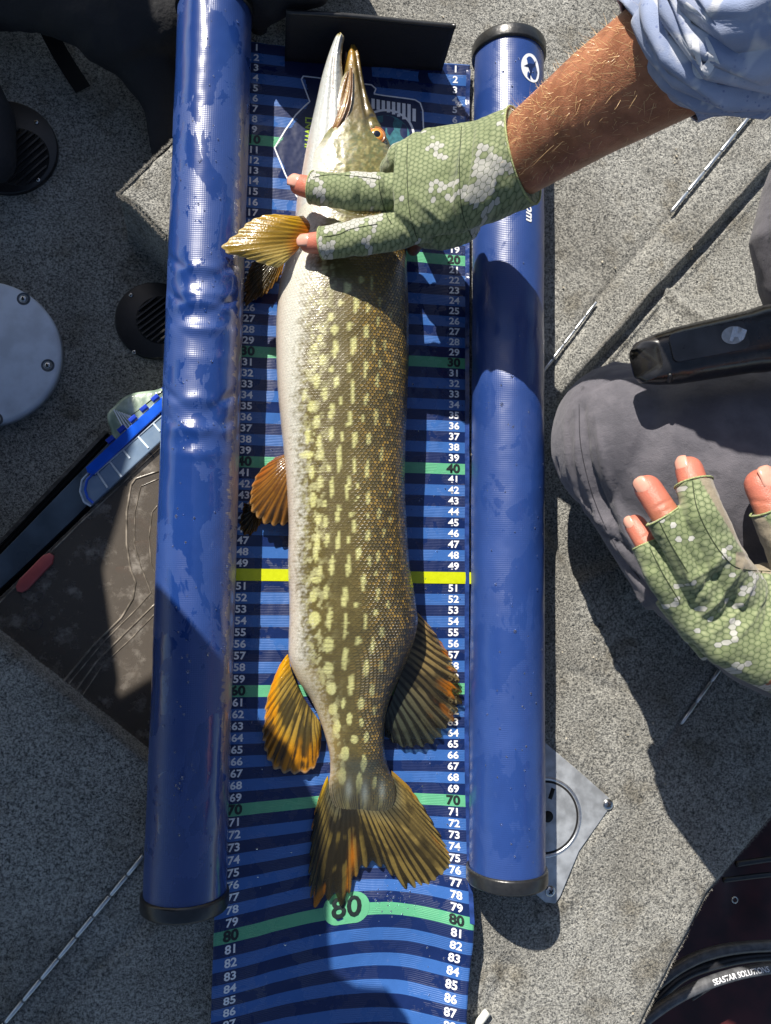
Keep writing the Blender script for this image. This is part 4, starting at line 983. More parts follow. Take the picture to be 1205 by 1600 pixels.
thumbL = Q((700,330,9),(672,300,6.5),(655,300,4.2),(645,310,2.8)); skin.append(tube(thumbL, [1.3,1.15,1.0,.85], .92, n=16, caps='roundall'))
gloveL.append(tube(Q((622,292,11.0),(668,286,12.0),(720,278,12.8),(775,262,15.2),(818,243,16.7)), [3.6,4.35,4.3,3.9,3.66], [.44,.46,.55,.76,.86], n=48, caps='flat'))
gloveL.append(tube(Q((655,300,10.9),(600,300,10.8),(545,299,10.2),(487,293,9.1)), [1.6,1.5,1.42,1.28], [.9,.9,.9,.92], n=28))
gloveL.append(tube(Q((670,348,10.9),(620,360,10.4),(560,372,9.7),(503,380,8.5)), [1.6,1.5,1.42,1.30], [.9,.9,.9,.92], n=28))
gloveL.append(tube(Q((700,235,11),(650,238,10.4),(622,250,9.0),(610,262,7.6)), [1.6,1.5,1.3,1.0], .9, n=24, caps='round'))
gloveL.append(tube(Q((720,345,11.2),(690,362,9.4),(668,368,6.6)), [1.9,1.6,1.3], .9, n=24, caps='round'))
gloveL.append(tube(Q((720,320,11),(690,300,8),(672,300,6)), [1.9,1.6,1.3], .9, n=24, caps='round'))
# right hand (lower in the photo), resting over the thigh
ZT = 27.0
armR = Q((1130,950,19.5),(1215,1010,20.5),(1330,1080,20.5))+[np.array((44, -36, 30.)), np.array((62, -20, 40.)), np.array((66, -4, 54.))]
skin.append(tube(armR, [2.5,3.2,3.5,4.4,5.0,6.2], [.6,.75,.85,.95,1,1], n=32, caps='roundall'))
rf = {'ring': Q((1120,950,20),(1070,860,21.1),(1040,805,21.1),(1012,762,20.3)), 'middle': Q((1160,925,20.7),(1115,840,22.3),(1090,780,22.3),(1077,733,21.3)),
      'pinky': Q((1090,970,19),(1045,905,19.5),(1018,860,19.3),(993,820,18.3)), 'index': Q((1110,1000,17.5),(1060,950,16.7),(1035,915,16.1),(1022,896,15.3)),
      'thumb': Q((1260,930,20.5),(1240,860,22),(1212,805,22.3),(1190,757,21.7))}
rr0 = {'ring': [1.13,1.05,0.98,0.95], 'middle': [1.17,1.07,1.00,0.95], 'pinky': [1.01,0.93,0.86,0.79], 'index': [1.07,0.95,0.83,0.69], 'thumb': [1.43,1.31,1.21,1.17]}
for k_, pts in rf.items(): skin.append(tube(pts, rr0[k_], .92, n=20, caps='roundall'))
gr = {'ring': (Q((1125,955,20),(1090,895,21.1),(1062,845,21.3),(1036,806,21.1)), [1.61,1.45,1.33,1.25]), 'middle': (Q((1165,935,20.7),(1125,865,22.1),(1100,805,22.5),(1084,755,21.9)), [1.67,1.49,1.36,1.26]),
      'pinky': (Q((1098,985,19),(1062,935,19.3),(1030,888,19.5),(1012,850,19.1)), [1.49,1.31,1.19,1.09]), 'index': (Q((1120,1010,17.5),(1085,975,17.1),(1045,928,16.5)), [1.43,1.25,1.13]),
      'thumb': (Q((1262,950,20.5),(1245,880,21.9),(1228,840,22.4),(1206,793,22.4)), [1.78,1.67,1.55,1.48])}
for k_, (pts, r_) in gr.items(): gloveR.append(tube(pts, r_, .92, n=26))
gloveR.append(tube(Q((1095,930,19.3),(1150,965,20.1),(1210,995,20.5),(1290,1040,20.5)), [2.8,3.6,3.7,3.5], [.5,.56,.64,.75], n=40))
gloveR.append(tube(Q((1150,930,19.9),(1200,930,20.5),(1262,945,20.5)), [1.9,2.3,1.9], .7, n=28))
# trunk and head complete the figure beyond the frame
skin.append(tube([np.array((72, 12, 16.)), np.array((72, 12, 32.)), np.array((71, 13, 48.)), np.array((68, 14, 58.)), np.array((66, 14, 63.))], [12, 13, 15, 12, 5], [.7, .7, .66, .6, .9], n=28, caps='roundall', up=(1, 0, 0)))
skin.append(tube([np.array((66, 14, 61.)), np.array((64, 14, 68.))], [5, 5], 1, n=20, caps='roundall'))
skin.append(ball(np.array((61, 14, 76.)), (8.6, 7.4, 10.5), 14)); skin.append(tube([np.array((53, 14, 75.)), np.array((51.6, 14, 73.6))], [1, 1.3], 1, n=10, caps='roundall'))
from mathutils.bvhtree import BVHTree
def finder(V, Fc):
    bv = BVHTree.FromPolygons([tuple(v) for v in V], Fc)
    def f(x_, y_):
        dr = W(x_, y_, 0)-CAM; dr /= np.linalg.norm(dr); h = bv.ray_cast(Vector(CAM), Vector(dr)); return None if h[0] is None else np.array(h[0])
    return f
def pcrease(V, Fc, Nn, lst):
    f = finder(V, Fc); segs = []
    for pts, amp, wd in lst:
        hp = [f(*p) for p in dense(pts, 2)]; hp = [h for h in hp if h is not None]
        segs += [(a_, b_, amp, wd) for a_, b_ in zip(hp[:-1], hp[1:])]
    out = V.copy()
    for k_ in range(0, len(lst)): pass
    acc = np.zeros(len(V))
    for pts, amp, wd in lst:
        hp = [f(*p) for p in dense(pts, 3)]; hp = [h for h in hp if h is not None]; dm = np.full(len(V), 1e9); tm = np.zeros(len(V)); n_ = len(hp)-1
        for i_, (a_, b_) in enumerate(zip(hp[:-1], hp[1:])):
            e_ = b_-a_; t_ = np.clip(((V-a_) @ e_)/(e_ @ e_+1e-9), 0, 1); d_2 = np.linalg.norm(V-a_-t_[:, None]*e_, axis=1); m_2 = d_2 < dm; dm[m_2] = d_2[m_2]; tm[m_2] = (i_+t_[m_2])/n_
        acc += amp*np.exp(-(dm/wd)**2)*np.sin(np.clip(tm, .06, .94)*math.pi)**.6
    return V+Nn*acc[:, None]
def stitches(V, Fc, name, parent, lines_, mat, r=.035, lift=.01):
    f = finder(V, Fc); parts_ = []
    for pts in lines_:
        hp = [f(*p) for p in smooth_poly(pts, 6)]; hp = [h+np.array([0, 0, lift]) for h in hp if h is not None]
        if len(hp) > 2: parts_.append(tube(hp, r, n=6))
    for v_, f_ in parts_: mk(name, v_, f_, mat, parent)
V, Fc, Nn = remeshed(skin, .15, 3)
tips = [fing1[-1], fing2[-1]]+[rf[k_][-1] for k_ in rf]; dtip = np.min([np.linalg.norm(V-t_, axis=1) for t_ in tips], 0)
V = pcrease(V, Fc, Nn, [([(1022,795),(1048,780)], -.10, .10), ([(1028,806),(1052,792)], -.07, .08), ([(1000,842),(1020,832)], -.09, .09), ([(1066,750),(1098,748)], -.08, .1), ([(1172,782),(1204,786)], -.09, .12), ([(1165,800),(1200,806)], -.06, .1),
   ([(478,275),(480,305)], -.06, .09), ([(484,272),(486,308)], -.05, .08), ([(493,362),(497,398)], -.06, .09), ([(1005,815),(1014,840)], .04, .1)])
mk('body', V, Fc, M_skin, pers, col=np.stack([sstep(3.6, .8, dtip)]*3, 1))
def planar_uv(V, ax):
    a = np.array(ax, float); a /= np.linalg.norm(a); b = np.array([-a[1], a[0]])
    return np.stack([V[:, :2] @ b*.92, V[:, :2] @ a, V[:, 2]], 1)
def crease(V, N, segs):       # pinch ridges (positive) or creases (negative) along segments
    out = V.copy()
    for a, b, amp, wd in segs:
        p, q = np.array(a), np.array(b); e = q-p; t_ = np.clip(((V-p) @ e)/(e @ e), 0, 1); d = np.linalg.norm(V-p-t_[:, None]*e, axis=1)
        out += N*(amp*np.exp(-(d/wd)**2)*np.sin(np.clip(t_, .05, .95)*math.pi)**.5)[:, None]
    return out
M_thread = m_plain('dark_green_thread', lin(52, 62, 40), .8)
V, Fc, Nn = remeshed(gloveL, .12, 5)
V = V+Nn*(.16*fbm(V[:, 0]*.6, V[:, 1]*.6, V[:, 2]*.6, seed=110)+.10*fbm(V[:, 0]*1.5+V[:, 1]*.4, V[:, 1]*.35, V[:, 2]*.5, seed=111))[:, None]
g = lambda a, b: W(a[0], a[1], a[2]), 
def wp(x_, y_, z_): return W(x_, y_, z_)
V = pcrease(V, Fc, Nn, [([(732,186),(722,240),(716,300),(722,345)], .20, .22), ([(742,188),(734,240),(728,300)], -.22, .2), ([(716,250),(712,320),(728,372)], .16, .25), ([(755,320),(748,370)], .14, .25),
   ([(606,232),(602,300),(612,350)], -.16, .2), ([(596,240),(593,300),(600,340)], .14, .2), ([(612,330),(640,362),(660,385)], -.16, .22), ([(628,330),(655,356),(672,378)], .12, .22), ([(775,200),(790,250),(800,300)], -.10, .25),
   ([(640,300),(690,345),(720,385)], .14, .25), ([(560,268),(563,300),(560,330)], -.14, .16), ([(548,270),(551,300),(549,328)], .10, .16), ([(540,350),(545,375),(548,395)], -.14, .16), ([(620,215),(660,205),(700,198)], .16, .22),
   ([(650,220),(690,250),(700,290)], -.10, .3), ([(765,225),(775,270),(770,330)], .12, .2), ([(520,275),(522,300),(520,325)], .08, .14), ([(575,355),(580,375),(582,395)], .12, .16)])
mk('glove', V, Fc, M_glove, pers, uvw=planar_uv(V, (-.97, .12)), col=np.zeros((len(V), 3)), label='green hexagon patterned glove gripping the fish')
stitches(V, Fc, 'glove_seam', pers, [[(489,277),(520,273),(560,276),(592,280)], [(506,370),(530,366),(548,358),(590,350)], [(592,275),(594,300),(604,335),(612,350)], [(640,196),(636,250),(640,330),(655,382)], [(722,190),(718,260),(722,330),(738,372)]], M_thread)
V, Fc, Nn = remeshed(gloveR, .11, 4)
V = V+Nn*(.14*fbm(V[:, 0]*.7, V[:, 1]*.7, V[:, 2]*.7, seed=112)+.09*fbm((V[:, 0]+V[:, 1])*1.3, (V[:, 0]-V[:, 1])*.4, V[:, 2]*.5, seed=113))[:, None]
V = pcrease(V, Fc, Nn, [([(1080,905),(1110,890),(1135,862)], .22, .22), ([(1070,945),(1105,915),(1150,868)], -.20, .22), ([(1090,970),(1120,940),(1160,885)], .28, .22), ([(1098,985),(1130,960),(1168,905)], -.2, .22), ([(1110,995),(1150,960),(1180,905)], .24, .2),
   ([(1050,850),(1072,890),(1088,930)], .16, .18), ([(1022,865),(1042,905),(1060,940)], .2, .18), ([(1064,840),(1090,880),(1115,925)], -.24, .2), ([(1150,1000),(1175,970),(1195,930)], .2, .2), ([(1098,800),(1120,830),(1140,865)], -.12, .25), ([(1040,815),(1060,812)], -.1, .15), ([(1085,770),(1108,765)], -.1, .15),
   ([(1185,1000),(1200,960),(1202,920)], -.2, .2), ([(1120,850),(1160,870),(1200,880)], -.16, .2)])
px_, py_ = PX(V)
lea = ((px_-(1087+(py_-745)*.60)) > 4) & (px_ < 1130+(py_-745)*1.0) & (py_ > 735) & (py_ < 895) & (V[:, 2] > 20.3)
lea |= (px_ > 1150) & (px_ < 1235) & (py_ > 862) & (py_ < 890+(px_-1150)*.12)
lv = np.stack([lea*1.0]*3, 1)
mk('glove', V, Fc, M_glove, pers, uvw=planar_uv(V, (-.55, .83)), col=lv, label='green fingerless glove with grey leather panel on the open hand')
stitches(V, Fc, 'glove_seam', pers, [[(1082,752),(1088,790),(1105,830),(1130,868),(1155,888),(1204,893)], [(1030,815),(1048,850),(1075,895)], [(1015,855),(1035,895),(1062,940)]], M_thread)
# frayed hems where the fingers leave the glove
def hem(p, d, r, flat=.92, rr_=.07):
    s, u = frame(d); pts = [p+r*(math.cos(a)*s+math.sin(a)*u*flat) for a in np.linspace(0, 2*math.pi, 33)]
    V, Fc = tube(pts, rr_, n=6, up=d/np.linalg.norm(d)); mk('hem', V, Fc, M_hem, pers)
M_hem = m_plain('glove_hem', lin(150, 160, 112), .8, nscale=900, namp=.4, bump=.0006)
for pts, r_ in ((Q((545,299,10.2),(487,293,9.1)), 1.27), (Q((560,372,9.7),(503,380,8.5)), 1.29)): hem(pts[-1], pts[-1]-pts[-2], r_)
for k_, (pts, r_) in gr.items():
    if k_ != 'index': hem(pts[-1], pts[-1]-pts[-2], r_[-1])
p1_, p2_ = Q((775,262,15.2),(818,243,16.7)); hem(p2_, p2_-p1_, 3.64, .86, .09)
# nails
def nail(c, d, up, w_, l_, curve=.35):
    d = np.array(d, float); d /= np.linalg.norm(d); up = np.array(up, float); up -= d*(up@d); up /= np.linalg.norm(up); s = np.cross(d, up)
    G = []; n1, n2 = 11, 9
    for i in range(n1):
        t_ = i/(n1-1); wdt_ = w_*math.sqrt(max(.02, 1-abs(2*t_-1)**5*.75))
        for j in range(n2):
            k2 = (j/(n2-1)-.5)*2; G.append(c+d*(t_-.5)*l_+s*k2*wdt_/2-up*(curve*w_*k2*k2*.5+.14*l_*(2*t_-1)**2*.5))
    o = mk('nail', G, grid_faces(n1, n2), M_nail, pers); md = o.modifiers.new('s', 'SOLIDIFY'); md.thickness = .0007; return o
M_nail = m_plain('finger_nail', lin(214, 158, 140), .22, namp=.06, coat=.3)
for pts, up_, off, wl2, r0 in ((fing1, (-.35, .0, 1), .10, (1.05, 1.15), .86), (fing2, (-.35, .0, 1), .10, (1.0, 1.15), .84)):
    d = pts[-1]-pts[-2]; d /= np.linalg.norm(d); u0 = np.array(up_, float); u0 -= d*(u0@d); u0 /= np.linalg.norm(u0)
    nail(pts[-1]+d*.18+u0*r0*.93, d, u0, *wl2)
for k_, up_, wl2 in (('ring', (-.75, -.25, .65), (1.0, 1.2)), ('middle', (-.85, -.1, .45), (.95, 1.15)), ('pinky', (-.6, -.5, .65), (.7, .9)), ('index', (-.5, -.3, .9), (.7, .9)), ('thumb', (.1, .3, 1), (1.45, 1.65))):
    pts = rf[k_]; d = pts[-1]-pts[-2]; d /= np.linalg.norm(d); u0 = np.array(up_, float); u0 -= d*(u0@d); u0 /= np.linalg.norm(u0)
    nail(pts[-1]+d*.15+u0*rr0[k_][-1]*.93, d, u0, *wl2)
# hair on the forearm
hv = []; hf = []; aL = np.array(armL); 
for i in range(1500):
    k = rng.integers(1, 4); t_ = rng.random(); c = aL[k]*(1-t_)+aL[k+1]*t_; r_ = np.interp(k+t_, range(7), [2.6,3.26,3.52,3.82,4.15,5.0,6.4]); fl = np.interp(k+t_, range(7), [.62,.72,.85,.92,.95,1,1])
    if k == 1 and t_ < .06: continue
    d = aL[k+1]-aL[k]; d /= np.linalg.norm(d); s, u = frame(d); a = rng.normal(.45*math.pi, .85)
    n_ = math.cos(a)*s+math.sin(a)*u; p = c+r_*(math.cos(a)*s+math.sin(a)*u*fl)*.985
    g_ = -d*rng.normal(.75, .35)+np.cross(d, n_)*rng.normal(-.3, .6)+n_*rng.uniform(.15, .7); L_ = rng.uniform(.25, .8); sd = np.cross(g_, n_); sd /= np.linalg.norm(sd)+1e-6
    cu = np.cross(g_, sd)*rng.normal(0, .7)-n_*.35; b = len(hv); wd = .015
    for j in range(5):
        q_ = j/4; pp = p+g_*L_*q_+cu*L_*q_*q_; hv += [pp-sd*wd*(1-q_*.8), pp+sd*wd*(1-q_*.8)]
    hf += [(b+2*j, b+2*j+1, b+2*j+3, b+2*j+2) for j in range(4)]
xh = NX('blond_hair'); xh.bsdf(col=lin(214, 178, 128), rough=.35, spec=.6); mk('arm_hair', hv, hf, xh.m, pers, kind='stuff')
# trousers -----------------------------------------------------------
tr_ = [tube(Q((978,700,9.6),(1040,715,11.2),(1110,735,12.4),(1250,790,13.2))+[np.array((62, 6, 16.)), np.array((74, 12, 20.))], [6.0,7.4,8.8,10.8,13,14], [1.0,.95,.86,.78,.8,.85], n=48, caps='roundall'),
       ball(W(962, 688, 9.8), (5.0, 6.3, 6.6), 18), ball(W(975, 700, 5), (5.2, 6.0, 5), 16),
       tube(Q((985,745,5),(1090,870,7.5),(1200,945,8.5))+[np.array((62, -14, 9.))], [4.8,6.0,7.2,8], .9, n=32, caps='roundall'), tube(Q((985,745,10),(1085,858,12.5),(1190,925,14))+[np.array((60, -14, 14.))], [4.9,5.9,6.6,8], .8, n=32, caps='roundall')]
V, Fc, Nn = remeshed(tr_, .28, 6)
V = V+Nn*(.22*fbm(V[:, 0]*.18, V[:, 1]*.18, V[:, 2]*.18, seed=120)+.06*fbm(V[:, 0]*.7, V[:, 1]*.7, V[:, 2]*.7, seed=121))[:, None]
def knee_line(a, b, za, zb): return W(a[0], a[1], za), W(b[0], b[1], zb)
V = pcrease(V, Fc, Nn, [([(900,640),(905,720),(935,800),(965,860)], 0.48, .30), ([(912,640),(918,720),(950,800),(985,868)], -0.54, .26), ([(882,655),(888,720),(915,800)], 0.35, .28), ([(930,650),(945,730),(975,820),(1000,870)], 0.35, .28), ([(890,750),(925,800),(990,845)], 0.32, .22), ([(880,765),(920,815),(985,862)], -0.42, .22),
   ([(870,720),(880,780),(920,850)], -0.42, .26), ([(950,850),(985,895),(1040,950)], -0.48, .3), ([(935,855),(975,905),(1030,960)], 0.42, .3), ([(880,600),(930,575),(990,565)], 0.26, .3), ([(900,620),(960,590),(1000,585)], -0.22, .3), ([(1010,620),(1060,680),(1110,710)], 0.16, .5), ([(960,560),(975,640),(985,720)], 0.16, .5)])
stt = [[(905,632),(908,700),(928,780),(960,850),(1000,905)]]

def m_cloth(name, c1, c2, spots=False):
    x = NX(name); o = x.obj(); n = x.noise(o, 40, 4, .6); wv = x.noise(x.scalev(o, 1, 1.6, 1), 1500, 2); n2 = x.noise(o, 9, 3)
    c = x.mix(x.ss(n, .35, .65), c1, c2); wet = x.ss(x.noise(o, 70, 3, .6), .66, .69); c = x.mix(wet*.5, c, tuple(v*.5 for v in c1))
    x.bsdf(col=c, rough=.72-wet*.2, spec=.25, sheen=.2, sheen_r=.4, normal=x.bump(wv*.5+n*1.6+n2*1.5+x.noise(o, 140, 3, .6)*.6, .0013, .9)); return x.m
M_trouser = m_cloth('grey_trouser_cloth', lin(88, 87, 95), lin(104, 102, 110))
mk('trousers', V, Fc, M_trouser, pers)
stitches(V, Fc, 'trouser_seam', pers, stt, m_plain('dark_thread', (.03, .03, .04), .8), .04)
tr2 = [tube(Q((1262,300,9),(1255,370,9),(1262,440,8)), [3.9,4.6,4.2], 1, n=32, caps='roundall'), tube(Q((1262,420,8),(1330,520,8))+[np.array((60, 16, 12.))], [4.2,5.5,8], 1, n=32, caps='roundall')]
V, Fc, Nn = remeshed(tr2, .28, 6); V = V+Nn*(.25*fbm(V[:, 0]*.3, V[:, 1]*.12, V[:, 2]*.3, seed=124))[:, None]
V = crease(V, Nn, [(W(1178,372,11), W(1200,455,11), -.7, .5), (W(1190,300,11), W(1196,380,12), -.3, .4), (W(1168,372,9), W(1200,440,10), .4, .4)])
mk('trouser_leg', V, Fc, M_trouser, pers)
# shirt sleeve -----------------------------------------------------------
slv = armL[2:]; 
cuffc = W(1022, 102, 28.4); axis = (armL[4]-armL[3])/np.linalg.norm(armL[4]-armL[3])
sp_ = [cuffc+axis*.3, W(1120,20,31.0), W(1212,-42,34.2), np.array((38, 46, 42.)), np.array((58, 33, 52.)), np.array((66, 20, 54.))]
P_ = smooth_poly(sp_, 18); nn_ = len(P_); rad = np.interp(np.linspace(0, 5, nn_), range(6), [4.2, 4.9, 6.0, 8.0, 9.5, 10]); T_ = np.gradient(P_, axis=0); m_ = 160; V = []
pa = np.arange(m_)*2*math.pi/m_
for i in range(nn_):
    s, u = frame(T_[i]); k = i/nn_
    r_ = rad[i]*(1+.050*np.sin(pa*9+k*5+2*np.sin(k*9))*min(1, k*8+.12)+.07*fbm(pa*2.4+k*2, pa*0+k*7, seed=130)*min(1, k*10+.15)+.03*np.sin(pa*17+k*20)*min(1, k*8))
    skew = .9*np.cos(pa-2.3)*0
    V += list(P_[i]+np.outer(r_*np.cos(pa), s)+np.outer(r_*np.sin(pa)*.86, u))
V = np.array(V)
def m_shirt():
    x = NX('blue_grey_shirt'); o = x.obj(); n = x.noise(o, 16, 4, .6, .6); fine = x.noise(o, 1800, 2)
    c = x.mix(x.ss(n, .40, .60), lin(138, 152, 184), lin(168, 176, 198))
    pr = x.ss(x.noise(x.scalev(o, 1, .45, 1), 22, 3, .6, 1.2), .54, .60); c = x.mix(pr*.85, c, lin(205, 208, 216))
    sm = x.ss(x.vor(o, 260), .22, .16)*x.ss(x.noise(o, 12), .55, .62); c = x.mix(sm*.5, c, lin(84, 98, 150))
    x.bsdf(col=c, rough=.8, spec=.2, sheen=.2, normal=x.bump(fine*.3+n*3, .0012, .7)); return x.m
M_shirt = m_shirt()
sh = mk('shirt', V, grid_faces(nn_, m_, cv=True), M_shirt, pers); md = sh.modifiers.new('s', 'SOLIDIFY'); md.thickness = .0015; md.offset = 1
V, Fc, Nn = remeshed([tube([np.array((72, 12, 18.)), np.array((72, 12, 32.)), np.array((71, 13, 48.)), np.array((68, 14, 59.))], [13.5, 14, 16, 13], [.74, .74, .7, .66], n=28, caps='roundall', up=(1, 0, 0)),
    tube([np.array((64, -4, 54.)), np.array((63, -20, 40.))], [8, 6.6], .9, n=24, caps='roundall')], .6, 4)
mk('shirt_torso', V, Fc, M_shirt, pers)
# white print on the sleeve: a curled hook
def on_sleeve(pts, wd, name):
    P2 = smooth_poly([W(a, b, 36.0) for a, b in pts], 8); Vv = []; Fv = []
    from mathutils.bvhtree import BVHTree
    bv = BVHTree.FromPolygons([tuple(v) for v in Vs], [tuple(f) for f in Fs])
    for i, p in enumerate(P2):
        k = i/(len(P2)-1); w_ = wd*math.sin(min(1, .12+k*1.0)*math.pi*.92+.12)
        t_ = P2[min(i+1, len(P2)-1)]-P2[max(i-1, 0)]; s_ = np.array([-t_[1], t_[0], 0]); s_ /= np.linalg.norm(s_)
        for e in np.linspace(-1, 1, 5):
            q_ = p+s_*w_*e/2; dr = q_-CAM; hit = bv.ray_cast(Vector(CAM), Vector(dr/np.linalg.norm(dr)))
            h_ = np.array(hit[0]) if hit[0] is not None else q_
            Vv.append(h_-dr/np.linalg.norm(dr)*.22)
    mk(name, Vv, grid_faces(len(P2), 5), M_shirt_print, pers)
M_shirt_print = m_plain('pale_shirt_print', lin(214, 216, 222), .8, namp=.06, nscale=900)
Vs = np.array([v for v in V*0]) if False else None
me_ = sh.data; Vs = np.array([v.co[:] for v in me_.vertices])/CM+ORG[pers.name]; Fs = [tuple(p.vertices) for p in me_.polygons]
on_sleeve([(1087,62),(1088,90),(1092,112),(1101,112),(1112,96),(1108,82),(1101,88)], .62, 'hook_print')
on_sleeve([(1103,58),(1110,75),(1120,95),(1127,103)], .30, 'hook_print')
on_sleeve([(1070,5),(1085,22),(1103,40),(1122,52)], .55, 'hook_print')
# ------------------------------------------------------------------ black device lying on the thigh
dv = thing('handheld_device', W(1150, 545, 22), 'black handheld fish grip with round grey badge lying across the grey thigh', 'handheld device')
a0_ = W(992, 568, 19.0); a1_ = W(1330, 503, 21.0); dd = (a1_-a0_); LD = np.linalg.norm(dd); dd /= LD; ss_, uu_ = frame(dd)
nL, nR = 160, 72; V = []
for i in range(nL):
    k = i/(nL-1); l = k*LD; hw = np.interp(l, [0, .35, 1.5, 3.0, 8.6, 9.6, 12], [1.0, 1.45, 1.75, 1.98, 2.2, 2.35, 2.35]); hh = np.interp(l, [0, .3, 2.0, 4, 9, 12], [.75, 1.05, 1.45, 1.55, 1.6, 1.6]); 
    for j in range(nR):
        a = j*2*math.pi/nR; c_, s2 = math.cos(a), math.sin(a); pw = .55
        x_ = math.copysign(abs(c_)**pw, c_)*hw; z_ = math.copysign(abs(s2)**pw, s2)*hh
        g_ = 0
        if abs(s2) < .5 and c_ > 0: g_ = 0
        bev_ = 1-.22*max(0, s2)*abs(c_)
        V.append(a0_+dd*(l+(.0 if z_ < 0 else min(1.4, 1.4*(z_/hh))*(1-k)**6))+ss_*x_*bev_+uu_*z_)
Fc = [tuple(f) for f in grid_faces(nL, nR, cv=True)]+[tuple(range(nR))]
mk('body', V, Fc, m_plain('glossy_black_plastic', (.018, .018, .020), .24, nscale=90, namp=.3, bump=.0003, spec=.6), dv)
def dloc(l, x_, z_): return a0_+dd*l+ss_*x_+uu_*z_
def dgrid(poly, z_, name, mat, dz=.03):
    V = [dloc(a, b, z_) for a, b in poly]; V2 = [v+uu_*dz for v in V]; n = len(V); Fc = [tuple(range(n, 2*n))]+[(i, (i+1) % n, n+(i+1) % n, n+i) for i in range(n)]
    mk(name, V+V2, Fc, mat, dv, smooth=False)
def rrect(l0, l1, x0, x1, r, k=6):
    out = []
    for cx_, cy_, s0 in ((l1-r, x1-r, 0), (l0+r, x1-r, 90), (l0+r, x0+r, 180), (l1-r, x0+r, 270)):
        for i in range(k+1): a = R_(s0+90*i/k); out.append((cx_+r*math.cos(a), cy_+r*math.sin(a)))
    return out
dgrid(rrect(2.1, 7.6, -1.25, .75, .4), 1.50, 'battery_cover', m_plain('worn_black_plastic', (.045, .045, .048), .3, nscale=60, namp=.35, bump=.0003), .10)
ct = (6.6, -.35); dgrid([(ct[0]+.85*math.cos(a), ct[1]+.62*math.sin(a)) for a in np.linspace(0, 2*math.pi, 33)[:-1]], 1.60, 'badge', m_plain('grey_badge', (.38, .39, .40), .3, nscale=200, namp=.2), .04)
dgrid([(6.7,-.9),(7.05,-.85),(6.9,-.45),(7.15,-.42),(7.3,-.7),(7.6,-.5),(7.2,.1),(6.9,.15),(6.85,-.15),(6.6,-.2),(6.4,.1),(6.2,.0)], 1.64, 'badge_mark', m_plain('silver_mark', (.75, .74, .74), .15, .6), .03)
for l_ in (1.9, 4.7, 8.4):
    V, Fc = tube([dloc(l_, 1.45, .9), dloc(l_+.1, 1.72, .45)], [.16, .2], n=14, caps='roundall'); mk('catch', V, Fc, M_steel if l_ > 8 else M_rubber, dv)
V, Fc = tube([dloc(1.2, 1.50, -.1), dloc(5, 1.78, -.1), dloc(9, 2.0, -.1)], .05, n=8); mk('side_strip', V, Fc, M_dark, dv)  # dark line of the casing seam
# ------------------------------------------------------------------ tackle boxes in the well
ZB = -2.6
tb = thing('tackle_box', (*W(110, 950, LOW)[:2], LOW), 'large smoky clear tackle box with pink latch, partly under the left tube', 'tackle box')
bx = Wp([(250, 690), (118, 818), (40, 894), (-60, 990), (-10, 1006), (112, 1098), (226, 1184), (330, 1262), (420, 1160), (430, 780)], ZB)
V, Fc = prism(bx[[3, 0+0, 9, 8, 7, 4]] if False else bx, LOW+.1, ZB-1.2, .1)
mk('tray', V, Fc, m_plain('smoky_plastic', (.10, .085, .075), .3, nscale=30, namp=.5), tb)
x = NX('smoky_clear_lid'); o = x.obj(); scr = x.ss(x.noise(x.scalev(o, 1, .12, 1), 300, 5, .7, 1.5), .70, .74); dst = x.ss(x.noise(o, 50, 5, .7), .5, .75)
cl = x.mix(dst*.6, lin(112, 106, 100), lin(168, 162, 154)); cl = x.mix(scr*.7, cl, lin(215, 210, 200))
x.bsdf(col=cl, rough=.12+dst*.28, spec=.6, trans=.0, normal=x.bump(x.noise(o, 120, 3)+scr, .0003)); 
tp = x.n('ShaderNodeBsdfTransparent'); x.set(tp.inputs[0], (.62, .55, .48)); mx = x.n('ShaderNodeMixShader'); x.set(mx.inputs[0], .46-dst*.3-scr*.3); x.t.links.new(x.b.outputs[0], mx.inputs[1]); x.t.links.new(tp.outputs[0], mx.inputs[2]); x.t.links.new(mx.outputs[0], x.out.inputs[0])
M_lid = x.m
V, Fc = prism(bx, ZB-.25, ZB, .08); mk('lid', V, Fc, M_lid, tb, smooth=False)
def rib(pts, r=.07, z=ZB+.02, name='lid_rib', mat=None, parent=None):
    P_ = W(np.array([p[0] for p in pts]), np.array([p[1] for p in pts]), z); V, Fc = tube(P_, r, .7, n=8); mk(name, V, Fc, mat or M_rib, parent or tb)
M_rib = m_plain('scuffed_rib', lin(128, 120, 110), .25, nscale=120, namp=.6)
rib(dense([(248, 736), (212, 748), (205, 758), (198, 800), (198, 850), (204, 890), (212, 910), (208, 935), (190, 965), (145, 1010), (95, 1070)]), .09)
rib(dense([(248, 748), (220, 760), (211, 800), (210, 850), (220, 885), (236, 926), (215, 950), (160, 1005), (108, 1068)]), .05)
rib(dense([(246, 940), (200, 985), (150, 1035), (118, 1080)]), .07); rib(dense([(246, 955), (205, 998), (160, 1040), (130, 1085)]), .05)
rib(dense([(246, 790), (238, 800), (233, 840), (236, 880), (246, 905)]), .05); rib(dense([(250, 700), (125, 818), (40, 902), (-40, 980)]), .06)
V, Fc = prism(Wp([(84, 868), (76, 864), (66, 868), (30, 905), (24, 916), (26, 924), (34, 926), (42, 922), (82, 880)], ZB+.3), ZB-.1, ZB+.32, .12); o = mk('latch', V, Fc, m_plain('pink_latch', lin(176, 84, 84), .35, nscale=80), tb)
for c_, r_ in (((55, 973), 12), ((62, 930), 6)):
    p = W(*c_, ZB); V, Fc = ring_mesh(p, r_*.052, .04, ZB+.0, h=.03); mk('moulded_ring', V, Fc, m_plain('dark_ring', (.05, .045, .05), .3), tb)
